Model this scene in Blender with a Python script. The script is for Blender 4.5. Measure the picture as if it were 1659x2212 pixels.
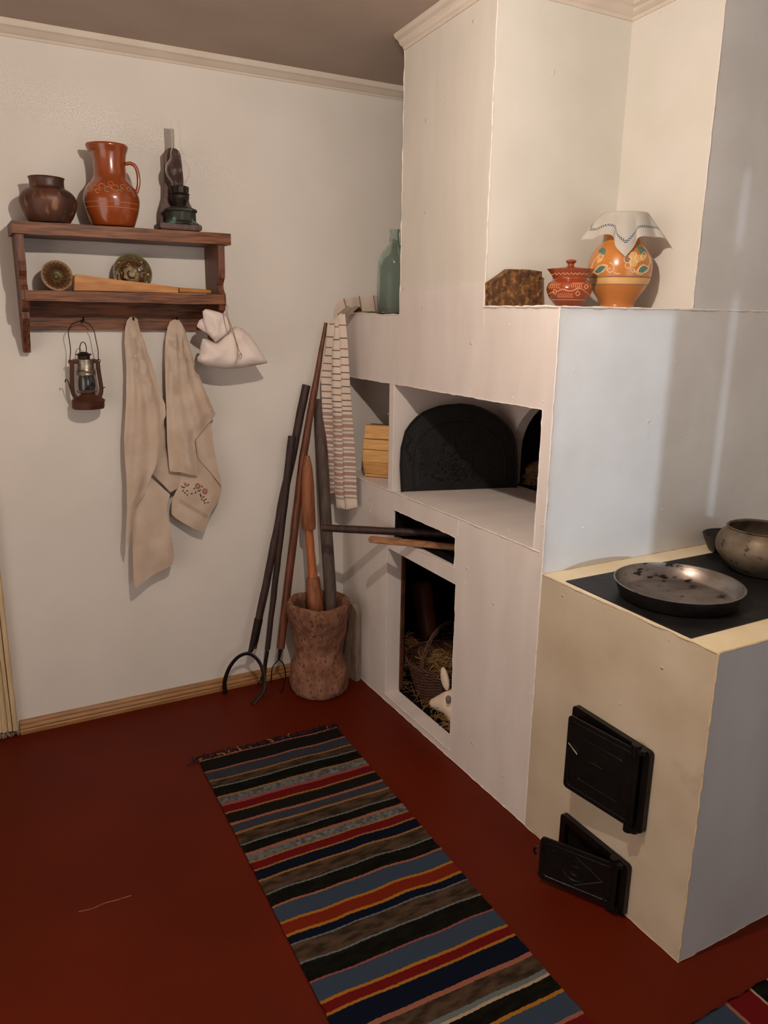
import bpy, bmesh, math, random
from mathutils import Vector, Matrix, noise
random.seed(7)
PI = math.pi
for o in list(bpy.data.objects): bpy.data.objects.remove(o)
S = bpy.context.scene
COL = S.collection

# ------------------------------------------------------------------ camera, light, exposure
FPX, W, H = 1680.87, 1659.0, 2212.0
CAM = Vector((-1.4694, -3.046, 1.6))
RX, RY, RZ = 1.3202, -0.0147, -0.5001
cd = bpy.data.cameras.new('camera'); cam = bpy.data.objects.new('camera', cd); COL.objects.link(cam)
cam.location = CAM; cam.rotation_euler = (RX, RY, RZ)
cd.sensor_fit = 'HORIZONTAL'; cd.sensor_width = 36.0; cd.lens = FPX / W * 36.0; cd.clip_start = .02
S.camera = cam
S.view_settings.view_transform = 'Standard'; S.view_settings.look = 'None'
S.view_settings.exposure = -0.10; S.view_settings.gamma = 1.0; S.view_settings.use_curve_mapping = False

wd = bpy.data.worlds.new('world'); S.world = wd; wd.use_nodes = True
wd.node_tree.nodes['Background'].inputs[0].default_value = (.62, .8, 1, 1)
wd.node_tree.nodes['Background'].inputs[1].default_value = .4

BULB = Vector((-.825, -1.907, 2.238))
BULB_R = .022
BULB_STRENGTH = 4000.0
BULB_COL = (1.0, .885, .775)

def light(name, kind, loc, rot, energy, col, **k):
    l = bpy.data.lights.new(name, kind); l.energy = energy; l.color = col
    for a, b in k.items(): setattr(l, a, b)
    o = bpy.data.objects.new(name, l); COL.objects.link(o); o.location = loc; o.rotation_euler = rot
    return o
# daylight through the opening in the wall behind the camera, and the low sun cut by an added mask outside
light('window_daylight', 'AREA', (-.1, -4.62, 1.45), (PI/2, 0, 0), 16, (.85, .92, 1.0), shape='RECTANGLE', size=1.6, size_y=1.5)
# added warm fill from the left; the wall there has no doorway
light('doorway_light', 'AREA', (-2.95, -2.3, 1.05), (PI/2, 0, -PI/2), 26, (1.0, .90, .83), shape='RECTANGLE', size=2.6, size_y=1.9)
sd = Vector((.12, 1, -.20)).normalized()
light('sun', 'SUN', (0, -8, 2), sd.to_track_quat('-Z', 'Y').to_euler(), 1.3, (.66, .82, 1.0), angle=.012)

# ------------------------------------------------------------------ helpers
Rm = cam.rotation_euler.to_matrix()
def ray(u, v): return Rm @ Vector(((u-W/2)/FPX, -(v-H/2)/FPX, -1.0))
def on(u, v, ax, val):
    d = ray(u, v); return CAM + d*((val-CAM[ax])/d[ax])
def onX(u, v, x=0): return on(u, v, 0, x)
def onY(u, v, y=0): return on(u, v, 1, y)
def onZ(u, v, z=0): return on(u, v, 2, z)
def onP(u, v, o, n):
    d = ray(u, v); return CAM + d*((Vector(o)-CAM).dot(n)/d.dot(n))
def mpp(p): return -(Rm.transposed() @ (Vector(p)-CAM)).z / FPX

def lin(h):
    h = h.lstrip('#'); r = []
    for i in (0, 2, 4):
        c = int(h[i:i+2], 16)/255; r.append(c/12.92 if c <= .04045 else ((c+.055)/1.055)**2.4)
    return (*r, 1)

def mat(name, col, col2=None, rough=.6, metal=0., nscale=8., stretch=(1,1,1), bump=0., bscale=60., spec=.5,
        thresh=(.35,.65), blobs=0., blobscale=9., fine=None, coat=0., emit=None, trans=0., ior=1.45, detail=5., coords='Object', bdist=.004):
    m = bpy.data.materials.new(name); m.use_nodes = True
    nt = m.node_tree; N = nt.nodes; L = nt.links; b = N['Principled BSDF']
    b.inputs['Roughness'].default_value = rough; b.inputs['Metallic'].default_value = metal
    b.inputs['Specular IOR Level'].default_value = spec; b.inputs['Base Color'].default_value = lin(col)
    b.inputs['IOR'].default_value = ior
    if coat: b.inputs['Coat Weight'].default_value = coat; b.inputs['Coat Roughness'].default_value = .08
    if trans: b.inputs['Transmission Weight'].default_value = trans
    if emit: b.inputs['Emission Color'].default_value = (*emit[0], 1); b.inputs['Emission Strength'].default_value = emit[1]
    tc = N.new('ShaderNodeTexCoord'); mp = N.new('ShaderNodeMapping'); L.new(tc.outputs[coords], mp.inputs[0])
    mp.inputs['Scale'].default_value = stretch
    if col2:
        n = N.new('ShaderNodeTexNoise'); n.inputs['Scale'].default_value = nscale; n.inputs['Detail'].default_value = detail
        L.new(mp.outputs[0], n.inputs[0])
        r = N.new('ShaderNodeValToRGB'); r.color_ramp.elements[0].position = thresh[0]; r.color_ramp.elements[1].position = thresh[1]
        r.color_ramp.elements[0].color = lin(col); r.color_ramp.elements[1].color = lin(col2)
        L.new(n.outputs[0], r.inputs[0]); out = r.outputs[0]
        if fine:
            n2 = N.new('ShaderNodeTexNoise'); n2.inputs['Scale'].default_value = fine[1]; n2.inputs['Detail'].default_value = 4
            L.new(mp.outputs[0], n2.inputs[0])
            r2 = N.new('ShaderNodeValToRGB'); r2.color_ramp.elements[0].position = fine[2]; r2.color_ramp.elements[1].position = fine[3]
            r2.color_ramp.elements[0].color = (0,0,0,1); r2.color_ramp.elements[1].color = (1,1,1,1)
            L.new(n2.outputs[0], r2.inputs[0])
            mx = N.new('ShaderNodeMix'); mx.data_type = 'RGBA'
            L.new(r2.outputs[0], mx.inputs['Factor']); L.new(out, mx.inputs['A']); mx.inputs['B'].default_value = lin(fine[0])
            out = mx.outputs['Result']
        L.new(out, b.inputs['Base Color'])
    last = None
    if bump:
        n = N.new('ShaderNodeTexNoise'); n.inputs['Scale'].default_value = bscale; n.inputs['Detail'].default_value = 6
        L.new(mp.outputs[0], n.inputs[0])
        bp = N.new('ShaderNodeBump'); bp.inputs['Strength'].default_value = bump; bp.inputs['Distance'].default_value = bdist
        L.new(n.outputs[0], bp.inputs['Height']); last = bp
    if blobs:
        v = N.new('ShaderNodeTexVoronoi'); v.inputs['Scale'].default_value = blobscale; L.new(tc.outputs['Object'], v.inputs[0])
        r = N.new('ShaderNodeValToRGB'); r.color_ramp.elements[0].position = 0; r.color_ramp.elements[0].color = (1,1,1,1)
        r.color_ramp.elements[1].position = .05; r.color_ramp.elements[1].color = (0,0,0,1)
        L.new(v.outputs['Distance'], r.inputs[0])
        bp = N.new('ShaderNodeBump'); bp.inputs['Strength'].default_value = blobs; bp.inputs['Distance'].default_value = .004
        L.new(r.outputs[0], bp.inputs['Height'])
        if last: L.new(last.outputs[0], bp.inputs['Normal'])
        last = bp
    if last: L.new(last.outputs[0], b.inputs['Normal'])
    return m

def mark(o, label=None, cat=None, group=None, kind=None):
    if label: o['label'] = label
    if cat: o['category'] = cat
    if group: o['group'] = group
    if kind: o['kind'] = kind
    return o
def obj(name, bm, mats, parent=None, smooth=True, label=None, angle=40):
    me = bpy.data.meshes.new(name); bmesh.ops.recalc_face_normals(bm, faces=bm.faces[:]) if not getattr(bm, 'tag_nr', 0) else None
    for f in bm.faces: f.smooth = smooth
    if smooth:
        for e in bm.edges:
            if len(e.link_faces) == 2 and e.calc_face_angle(0) > math.radians(angle): e.smooth = False
    bm.to_mesh(me); bm.free()
    for m in (mats if isinstance(mats, (list, tuple)) else [mats]): me.materials.append(m)
    o = bpy.data.objects.new(name, me); COL.objects.link(o)
    if parent:
        o.parent = parent; bpy.context.view_layer.update() if False else None
        o.matrix_parent_inverse = parent_inv(parent)
    if label: o['label'] = label
    return o
def world_mat(o):
    m = Matrix.LocRotScale(o.location, o.rotation_euler, o.scale)
    if o.parent: m = world_mat(o.parent) @ o.matrix_parent_inverse @ m
    return m
def parent_inv(p): return world_mat(p).inverted()
def empty(name, loc, label, cat, group=None):
    o = bpy.data.objects.new(name, None); COL.objects.link(o); o.location = loc; o.empty_display_size = .05
    return mark(o, label, cat, group)
def struct(name, bm, m, smooth=False, label=None):
    o = obj(name, bm, m, smooth=smooth); o['kind'] = 'structure'
    if label: o['label'] = label
    return o
B = bmesh.new
def box(bm, x0, x1, y0, y1, z0, z1, mi=0):
    r = bmesh.ops.create_cube(bm, size=1)
    for v in r['verts']:
        v.co = Vector(((x0+x1)/2+v.co.x*(x1-x0), (y0+y1)/2+v.co.y*(y1-y0), (z0+z1)/2+v.co.z*(z1-z0)))
    for f in set(f for v in r['verts'] for f in v.link_faces): f.material_index = mi
    return r['verts']
def bevel(bm, w, seg=2):
    bmesh.ops.bevel(bm, geom=bm.edges[:], offset=w, segments=seg, affect='EDGES', clamp_overlap=True)
def tube(bm, pts, rad, seg=10, cap=True, flat=None, mi=0):
    pts = [Vector(p) for p in pts]; n = len(pts)
    rad = rad if isinstance(rad, (list, tuple)) else [rad]*n
    rings = []; up = None
    for i, p in enumerate(pts):
        t = (pts[min(i+1, n-1)]-pts[max(i-1, 0)]).normalized()
        if up is None: up = Vector((0,0,1)) if abs(t.z) < .9 else Vector((0,1,0))
        a = t.cross(up)
        if a.length < 1e-4: a = t.cross(Vector((1,0,0)))
        a.normalize(); b = a.cross(t).normalized(); up = b
        f = flat or (1, 1)
        rings.append([bm.verts.new(p + a*math.cos(q)*rad[i]*f[0] + b*math.sin(q)*rad[i]*f[1]) for q in [2*PI*k/seg for k in range(seg)]])
    for i in range(n-1):
        for k in range(seg):
            bm.faces.new((rings[i][k], rings[i][(k+1)%seg], rings[i+1][(k+1)%seg], rings[i+1][k])).material_index = mi
    if cap:
        for r in (rings[0], rings[-1]): bm.faces.new(r).material_index = mi
def spline(pts, n=8):
    pts = [Vector(p) for p in pts]; out = []
    for i in range(len(pts)-1):
        p0 = pts[max(i-1,0)]; p1 = pts[i]; p2 = pts[i+1]; p3 = pts[min(i+2,len(pts)-1)]
        for k in range(n):
            t = k/n
            out.append(.5*((2*p1)+(p2-p0)*t+(2*p0-5*p1+4*p2-p3)*t*t+(-p0+3*p1-3*p2+p3)*t**3))
    out.append(pts[-1]); return out
def lathe(bm, prof, c, seg=48, mod=None, axis=None, mis=None, cap=True):
    """prof: list of (r, h); axis: rotation matrix applied about c"""
    rings = []; c = Vector(c); A = axis or Matrix.Identity(3)
    for j, (r, h) in enumerate(prof):
        ring = []
        for k in range(seg):
            a = 2*PI*k/seg; rr = r*(1+(mod(a, j, r, h) if mod else 0))
            ring.append(bm.verts.new(c + A @ Vector((rr*math.cos(a), rr*math.sin(a), h))))
        rings.append(ring)
    for j in range(len(prof)-1):
        for k in range(seg):
            f = bm.faces.new((rings[j][k], rings[j][(k+1)%seg], rings[j+1][(k+1)%seg], rings[j+1][k]))
            if mis: f.material_index = mis[j]
    if cap:
        if prof[0][0] > 1e-5: bm.faces.new(rings[0][::-1])
        if prof[-1][0] > 1e-5: bm.faces.new(rings[-1])
    bmesh.ops.remove_doubles(bm, verts=bm.verts[:], dist=1e-5)
def sprof(pts, n=5): return [(max(p.x, 0.0), p.y) for p in spline([(a, b, 0) for a, b in pts], n)]
def prism(bm, poly, d, mi=0):
    """poly: list of 3D points (planar); d: extrusion vector"""
    d = Vector(d); a = [bm.verts.new(Vector(p)) for p in poly]; b = [bm.verts.new(Vector(p)+d) for p in poly]
    fs = [bm.faces.new(a), bm.faces.new(b[::-1])]; n = len(a)
    for i in range(n): fs.append(bm.faces.new((a[i], b[i], b[(i+1)%n], a[(i+1)%n])))
    for f in fs: f.material_index = mi
def ell(bm, c, r, rot=None, sub=2, mi=0):
    q = bmesh.ops.create_icosphere(bm, subdivisions=sub, radius=1)
    R = rot or Matrix.Identity(3)
    for v in q['verts']: v.co = Vector(c) + R @ Vector((v.co.x*r[0], v.co.y*r[1], v.co.z*r[2]))
    for f in set(f for v in q['verts'] for f in v.link_faces): f.material_index = mi
def sheet(outline, disp, O, N, cell=.012, thick=.0025, cuts=None, mfun=None):
    """a piece of cloth: outline = 3D points on plane (O,N); disp(p, edge distance) moves it along N"""
    N = Vector(N).normalized(); up = Vector((0,0,1)); U = up.cross(N).normalized(); V = N.cross(U)
    O = Vector(O); pl = [((p-O).dot(U), (p-O).dot(V)) for p in outline]
    bm = bmesh.new(); f = bm.faces.new([bm.verts.new((a, b, 0)) for a, b in pl])
    bmesh.ops.triangulate(bm, faces=[f], ngon_method='EAR_CLIP')
    xs = [p[0] for p in pl]; ys = [p[1] for p in pl]
    def cutx(x): bmesh.ops.bisect_plane(bm, geom=bm.verts[:]+bm.edges[:]+bm.faces[:], plane_co=(x,0,0), plane_no=(1,0,0), dist=1e-6)
    def cuty(y): bmesh.ops.bisect_plane(bm, geom=bm.verts[:]+bm.edges[:]+bm.faces[:], plane_co=(0,y,0), plane_no=(0,1,0), dist=1e-6)
    x = min(xs)+cell
    while x < max(xs): cutx(x); x += cell
    y = min(ys)+cell
    while y < max(ys): cuty(y); y += cell
    for z in (cuts or []): cuty(z-O.z)
    bmesh.ops.dissolve_degenerate(bm, dist=1e-5, edges=bm.edges[:])
    segs = [(Vector(pl[i]), Vector(pl[(i+1)%len(pl)])) for i in range(len(pl))]
    def ed(p):
        best = 9
        for a, b in segs:
            ab = b-a; t = max(0, min(1, (p-a).dot(ab)/max(ab.length_squared, 1e-12))); best = min(best, (p-a-ab*t).length)
        return best
    if mfun:
        for f in bm.faces: c = f.calc_center_median(); f.material_index = mfun(O+U*c.x+V*c.y)
    for v in bm.verts:
        q = O+U*v.co.x+V*v.co.y; e = ed(v.co.xy); v.co = q + N*disp(q, e)
    bmesh.ops.recalc_face_normals(bm, faces=bm.faces[:])
    if bm.faces and sum((f.normal.dot(N) for f in bm.faces)) < 0: bmesh.ops.reverse_faces(bm, faces=bm.faces[:])
    if thick: bmesh.ops.solidify(bm, geom=bm.faces[:], thickness=thick)
    return bm
def nz(p, s, seed=0): return noise.noise(Vector(p)*s+Vector((seed*13.1, seed*7.7, seed*3.3)))
def jitter(bm, amp, s, seed=0):
    for v in bm.verts: v.co += Vector((nz(v.co, s, seed), nz(v.co, s, seed+1), nz(v.co, s, seed+2)))*amp

# ------------------------------------------------------------------ materials
M = {}
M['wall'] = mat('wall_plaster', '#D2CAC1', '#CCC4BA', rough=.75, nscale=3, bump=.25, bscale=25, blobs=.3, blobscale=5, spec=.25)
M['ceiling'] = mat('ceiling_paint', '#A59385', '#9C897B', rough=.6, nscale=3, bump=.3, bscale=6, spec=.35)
M['floor'] = mat('floor_paint', '#561603', '#4D1302', rough=.48, nscale=2.5, bump=.15, bscale=9, spec=.14, fine=('#7A3C22', 30, .76, .80))
M['oven'] = mat('oven_limewash', '#D6CBC4', '#CFC3BB', rough=.6, nscale=5, bump=.35, bscale=14, stretch=(1,2.2,.6), blobs=.9, blobscale=8, spec=.35)
M['bead'] = mat('limewash_ridge', '#DDD2C8', '#C8B7A6', rough=.6, nscale=40, bump=.6, bscale=90, spec=.3, thresh=(.55,.75))
M['bead_range'] = mat('range_paint_ridge', '#C2AC8C', '#A58F70', rough=.6, nscale=40, bump=.6, bscale=90, spec=.3, thresh=(.55,.75))
M['chimney'] = mat('chimney_limewash', '#CFC7BC', '#C9C0B5', rough=.65, nscale=5, bump=.3, bscale=16, stretch=(1,2.2,.6), blobs=.9, blobscale=8, spec=.3)
M['oven_side'] = mat('oven_side_limewash', '#CBC8C4', '#C2BEB9', rough=.45, nscale=5, bump=.3, bscale=20, blobs=.9, blobscale=8, spec=.5)
M['cream'] = mat('cream_paint', '#D2CCC2', '#CBC5B9', rough=.65, nscale=4, bump=.2, bscale=16, blobs=.5, blobscale=6, spec=.3)
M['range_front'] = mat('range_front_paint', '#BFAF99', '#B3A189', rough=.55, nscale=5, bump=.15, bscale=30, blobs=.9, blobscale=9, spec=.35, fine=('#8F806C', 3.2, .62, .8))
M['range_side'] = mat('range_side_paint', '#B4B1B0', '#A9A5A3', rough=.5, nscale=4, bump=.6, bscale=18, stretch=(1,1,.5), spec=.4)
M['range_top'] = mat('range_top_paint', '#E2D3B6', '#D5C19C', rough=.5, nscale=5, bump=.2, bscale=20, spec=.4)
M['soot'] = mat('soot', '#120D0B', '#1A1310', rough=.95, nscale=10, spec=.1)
M['iron'] = mat('cast_iron', '#1B1918', '#141211', rough=.55, nscale=20, bump=.4, bscale=90, spec=.5, metal=.3)
M['iron_gloss'] = mat('blackened_door_iron', '#0B0908', '#120E0C', rough=.36, nscale=18, bump=.3, bscale=60, spec=.5, metal=.2)
M['plate'] = mat('hotplate_iron', '#24201F', '#1A1716', rough=.5, nscale=15, bump=.3, bscale=40, spec=.45, metal=.4)
M['shelf'] = mat('shelf_wood', '#7E4A27', '#4A2814', rough=.5, nscale=9, stretch=(1.2,8,14), bump=.3, bscale=12, spec=.4, fine=('#341B0D', 5, .58, .75))
M['shelf_side'] = mat('shelf_panel_wood', '#74442A', '#47271A', rough=.5, nscale=9, stretch=(14,10,1.3), bump=.3, bscale=12, spec=.4, fine=('#3A1F13', 5, .55, .75))
M['darkclay'] = mat('dark_fired_clay', '#5A3322', '#33201A', rough=.45, nscale=14, stretch=(1,1,.4), bump=.3, bscale=40, spec=.5, fine=('#8A6248', 30, .58, .72))
M['terracotta'] = mat('glazed_terracotta', '#8F431A', '#7A3512', rough=.22, nscale=7, spec=.6, coat=.5, bump=.05, bscale=12)
M['terracotta_lt'] = mat('slip_cream', '#D89A6C', '#C98555', rough=.3, nscale=30, coat=.4)
M['slip_green'] = mat('slip_green', '#4C6355', '#5A6C58', rough=.3, nscale=30, coat=.4)
M['slip_blur'] = mat('slip_brown', '#7B3418', '#6E2E16', rough=.25, nscale=30, coat=.5)
M['slip_orange'] = mat('worn_orange_slip', '#C88258', '#B06A42', rough=.3, nscale=60, coat=.4)
M['pot'] = mat('red_brown_glaze', '#8E3D1C', '#7B3014', rough=.18, nscale=8, coat=.6)
M['jar'] = mat('ochre_glaze', '#C07A3C', '#B26C30', rough=.25, nscale=6, coat=.4, stretch=(1,1,1))
M['jar_band'] = mat('jar_pale_band', '#D2A66A', '#C99A5E', rough=.3, nscale=10, coat=.3)
M['slip_cream2'] = mat('jar_cream_slip', '#E0BF8C', '#D5B07B', rough=.35, nscale=20, coat=.3)
M['slip_teal'] = mat('jar_teal_slip', '#4E7A6B', '#44695F', rough=.35, nscale=20, coat=.3)
M['wood_lt'] = mat('honey_wood', '#B97F45', '#9C6530', rough=.5, nscale=8, stretch=(1.5,10,10), bump=.15, bscale=20, spec=.4, fine=('#6E4019', 22, .68, .76))
M['dark_wood'] = mat('dark_aged_wood', '#3A2219', '#24140F', rough=.6, nscale=10, stretch=(6,6,1), bump=.4, bscale=18)
M['bracket'] = mat('bracket_wood', '#53301F', '#382016', rough=.5, nscale=10, stretch=(6,6,1), bump=.3, bscale=18)
M['red_wood'] = mat('reddish_pole_wood', '#6E3A20', '#482312', rough=.45, nscale=9, stretch=(8,8,1), bump=.3, bscale=18)
M['grey_wood'] = mat('grey_weathered_wood', '#55453C', '#3F322B', rough=.75, nscale=9, stretch=(8,8,1), bump=.4, bscale=20)
M['pestle'] = mat('pestle_wood', '#8E5430', '#67391D', rough=.5, nscale=9, stretch=(8,8,1), bump=.4, bscale=18)
M['pestle_handle'] = mat('pestle_handle_wood', '#A85F2F', '#8C4921', rough=.4, nscale=9, stretch=(8,8,1), bump=.2, bscale=18)
M['bar'] = mat('worn_bar_wood', '#A0714B', '#7E5334', rough=.6, nscale=9, stretch=(3,3,14), bump=.3, bscale=18)
M['stump'] = mat('rough_stump_wood', '#8E6550', '#6B4736', rough=.9, nscale=16, stretch=(1.3,1.3,.8), bump=1., bscale=38, bdist=.012, spec=.15, fine=('#55382A', 70, .55, .68))
M['slab'] = mat('pale_plank_wood', '#8B7868', '#76614F', rough=.85, nscale=12, stretch=(4,4,1), bump=.4, bscale=18, spec=.15)
M['linen'] = mat('beige_linen', '#BBA897', '#B09A86', rough=.95, nscale=10, bump=.4, bscale=500, spec=.1, bdist=.001)
M['linen_edge'] = mat('frayed_edge', '#8F7A63', '#7C6650', rough=.95, nscale=100)
M['bag'] = mat('white_linen', '#D6C8C0', '#CCBCB2', rough=.95, nscale=9, bump=.4, bscale=400, spec=.1, bdist=.001)
M['cloth_w'] = mat('towel_white', '#CDBDAE', '#C4B3A3', rough=.95, nscale=12, bump=.4, bscale=300, spec=.1, bdist=.001)
M['cloth_red'] = mat('towel_red_stripe', '#7C4E49', '#8E605A', rough=.95, nscale=300, stretch=(.2,.2,1))
M['cloth_dk'] = mat('towel_dark_stripe', '#5E4A44', '#6E5A52', rough=.95, nscale=300, stretch=(.2,.2,1))
M['napkin'] = mat('napkin_white', '#E2DDD2', '#DAD4C8', rough=.95, nscale=10, bump=.3, bscale=400, spec=.1, bdist=.001)
M['napkin_blue'] = mat('napkin_blue_thread', '#2C5474', '#3C6A88', rough=.9, nscale=200)
M['thread_red'] = mat('red_embroidery', '#7E1420', '#8F1D28', rough=.8, nscale=200)
M['thread_blk'] = mat('black_embroidery', '#1E1714', '#2A201C', rough=.8, nscale=200)
M['string'] = mat('twine', '#9A7E5C', '#7E6446', rough=.9, nscale=200)
M['glass'] = mat('clear_glass', '#FFFFFF', rough=.02, trans=1, ior=1.25, spec=.5)
M['green_glass'] = mat('green_bottle_glass', '#DCEBE3', rough=.05, trans=.93, ior=1.2, spec=.6)
M['sooty_glass'] = mat('sooty_glass', '#1E1D1A', '#2A2823', rough=.12, nscale=12, spec=.6, coat=.6)
M['rust'] = mat('rusty_tin', '#5A3018', '#3B2012', rough=.65, metal=.3, nscale=20, bump=.3, bscale=60)
M['tin'] = mat('worn_tin', '#A89E8E', '#6C6152', rough=.38, metal=.85, nscale=25, bump=.1, bscale=50)
M['wire'] = mat('dark_wire', '#1B1411', '#2A1D17', rough=.5, metal=.6, nscale=40)
M['brass_dk'] = mat('blackened_brass', '#33251A', '#1D1510', rough=.5, metal=.5, nscale=25, bump=.4, bscale=70)
M['verdigris'] = mat('verdigris_font', '#33352B', '#26231C', rough=.6, metal=.3, nscale=18, fine=('#86A898', 16, .54, .64), bump=.4, bscale=60)
M['mold_brown'] = mat('mold_brown_glaze', '#5E3319', '#3A1F10', rough=.15, nscale=14, coat=.8)
M['mold_rim'] = mat('mold_rim_glaze', '#A88462', '#8D6A4A', rough=.3, nscale=20, coat=.5)
M['mold_green'] = mat('mold_green_glaze', '#6F6A46', '#4C4429', rough=.12, nscale=16, coat=.8, fine=('#A38A63', 14, .5, .6))
M['brick'] = mat('mottled_brown_slab', '#6A4524', '#3E2616', rough=.7, nscale=30, bump=.8, bscale=60, fine=('#94692F', 55, .50, .70), bdist=.006)
M['pan'] = mat('worn_pan_steel', '#8B7F74', '#6B6058', rough=.32, metal=.75, nscale=12, stretch=(1,1,3), bump=.1, bscale=40, fine=('#2A221D', 24, .60, .66))
M['pan_out'] = mat('blackened_pan', '#2B2522', '#1B1715', rough=.45, metal=.4, nscale=20)
M['castpot'] = mat('grey_brown_cast_pot', '#7D6D59', '#57493A', rough=.5, metal=.45, nscale=10, bump=.4, bscale=50, fine=('#3A3026', 40, .62, .7))
M['box_wood'] = mat('pine_slat_wood', '#D3A365', '#C4904F', rough=.55, nscale=9, stretch=(1.5,1.5,12), bump=.1, bscale=20, fine=('#6B4420', 45, .72, .77))
M['wicker'] = mat('wicker', '#5A3723', '#3A2015', rough=.7, nscale=60, stretch=(1,1,4), bump=.5, bscale=120)
M['straw'] = mat('straw', '#A67F48', '#70532E', rough=.8, nscale=30)
M['lamb'] = mat('white_plush', '#E3D0BC', '#DCC6AF', rough=.85, nscale=12, spec=.15)
M['pink'] = mat('pink_snout', '#D6AA9A', '#CC9C8C', rough=.6, nscale=20)
M['grey_spot'] = mat('grey_eye_patch', '#7D7067', '#6B5F57', rough=.8, nscale=40)
M['dull_clay'] = mat('dull_red_clay', '#8A4B2E', '#6F3A22', rough=.5, nscale=9, bump=.2)
M['log'] = mat('brown_bark', '#6E4A2C', '#3F2818', rough=.85, nscale=20, bump=.8, bscale=50)
M['casing'] = mat('door_casing_paint', '#C9B08A', '#B39A74', rough=.55, nscale=8, stretch=(12,12,1), bump=.2, bscale=20)
M['baseboard'] = mat('varnished_skirting', '#9A6E42', '#835A33', rough=.35, nscale=8, stretch=(1.3,10,10), spec=.5)
M['cornice'] = mat('plaster_cornice', '#CDBFB0', '#C4B5A5', rough=.7, nscale=6, bump=.3, bscale=30)
M['door_paint'] = mat('door_paint', '#B8A88C', '#AE9D80', rough=.5, nscale=6)
M['bulb'] = mat('lit_bulb', '#FFFFFF', emit=(BULB_COL, BULB_STRENGTH))
M['fixture'] = mat('lamp_holder', '#2A2522', '#1E1A18', rough=.5, nscale=20)
RUG = dict(char='#26221F', black='#15140F', slate='#434650', blue='#465465', navy='#171C2E', brown='#6A5341', salm='#B4735A', tan='#B07E48',
           orange='#C2832F', greyl='#7E8580', speck='#55585A', pink='#A8605A', red='#7E1D1C', rust='#8E2F1A', cream='#CBB294', grey2='#8D8379')
for k, c in list(RUG.items()):
    c2 = {'speck': '#8A8C88', 'brown': '#3E3024', 'black': '#23211A', 'slate': '#4B4C52'}.get(k, c)
    M['rug_'+k] = mat('rug_wool_'+k, c, c2, rough=.95, nscale=70 if k == 'speck' else 18, stretch=(1,3,1) if k != 'speck' else (1,1,1),
                      bump=.9, bscale=260, spec=.1, bdist=.003)

# ------------------------------------------------------------------ room shell
XL, XR, YF = -3.0, 1.36, -4.4
OZ = 1.594; LZ = 1.623; ZC = 2.483; CS = .055      # oven top, ledge, ceiling height at the far wall and its slope
def ceil_z(y): return ZC - y*CS
bm = B(); box(bm, XL, XR, YF, 0, -.1, 0); struct('floor', bm, M['floor'], label='rust red painted floor')
bm = B(); box(bm, XL, XR, 0, .1, -.1, 2.9); struct('wall_back', bm, M['wall'], label='white wall with the shelf')
bm = B(); box(bm, XL-.1, XL, YF, .1, -.1, 2.9); struct('wall_left', bm, M['wall'])
bm = B(); box(bm, XR, XR+.1, YF, .1, -.1, 2.9); struct('wall_right', bm, M['wall'])
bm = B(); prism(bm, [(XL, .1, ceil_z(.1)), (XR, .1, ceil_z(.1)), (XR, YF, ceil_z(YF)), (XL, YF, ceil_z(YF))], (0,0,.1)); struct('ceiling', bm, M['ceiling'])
# wall behind the camera: an open gap, with an added sun mask outside it
bm = B(); k = .12*(4.4-1.355)
def span(xa, xb, za, zb): box(bm, xa, xb, YF-.02, YF, za, zb)
wx0, wx1, wz0, wz1 = -.9, .7, .72, 2.66
span(XL, wx0, -.1, 2.9); span(wx1, XR, -.1, 2.9); span(wx0, wx1, -.1, wz0); span(wx0, wx1, wz1, 2.9)
struct('wall_front', bm, M['wall'])
# added unseen boards outside, cut to shape the sun patch and thin streaks
bm = B(); SY = YF-.6; k = .12*(-1.355-SY)
g0, g1 = .0-k, .45-k; s0, s1 = .702-k, .722-k
def sh(xa, xb, za, zb): box(bm, xa, xb, SY-.02, SY, za, zb)
q0, q1, kz = .686-k, .702-k, .20*(-1.355-SY)
sh(-4, g0, -1, 5); sh(g0, g1, -1, .80+kz); sh(g0, g1, 1.62+kz, 5); sh(g1, q0, -1, 5); sh(s1, 4, -1, 5)
sh(q0, q1, -1, 1.81+kz); sh(q0, q1, 2.03+kz, 5)
sh(q1, s1, -1, .94+kz); sh(q1, s1, 1.665+kz, 5)
o = struct('wall_outside', bm, M['wall'])

# door casing and skirting
bm = B(); cx0, cx1 = -1.53, -1.392
for a, b, d in ((cx0, cx1, .018), (cx0+.01, cx0+.035, .03), (cx1-.034, cx1-.022, .026), (cx1-.018, cx1-.004, .03), (cx1-.055, cx1-.04, .024)):
    box(bm, a, b, -d, 0, .028, 2.1)
box(bm, cx0-.02, cx0+.01, -.012, 0, .028, 2.1)
o = struct('trim_1', bm, M['casing'], label='cream door casing at the left')
bm = B(); box(bm, cx0-.7, cx0-.02, -.008, 0, .03, 2.05); struct('door_1', bm, M['door_paint'])
bm = B()
for k in range(9):
    x = cx0+.01+k*.0155; ell(bm, (x, -.012, .011), (.010, .012, .012), sub=1)
jitter(bm, .01, 60); o = obj('plaster_crumbs', bm, M['slab'])
mark(o, 'crumbled pale plaster under the foot of the door casing', 'rubble', kind='stuff')
bm = B(); prof = [(0,0), (-.020,0), (-.020,.014), (-.016,.018), (-.018,.026), (-.012,.036), (-.012,.042), (-.006,.052), (0,.054)]
prism(bm, [(cx1+.006, y, z) for y, z in prof], (-.0-(cx1+.006)-.002, 0, 0)); struct('baseboard_back', bm, M['baseboard'], label='varnished wooden skirting board')

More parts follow.
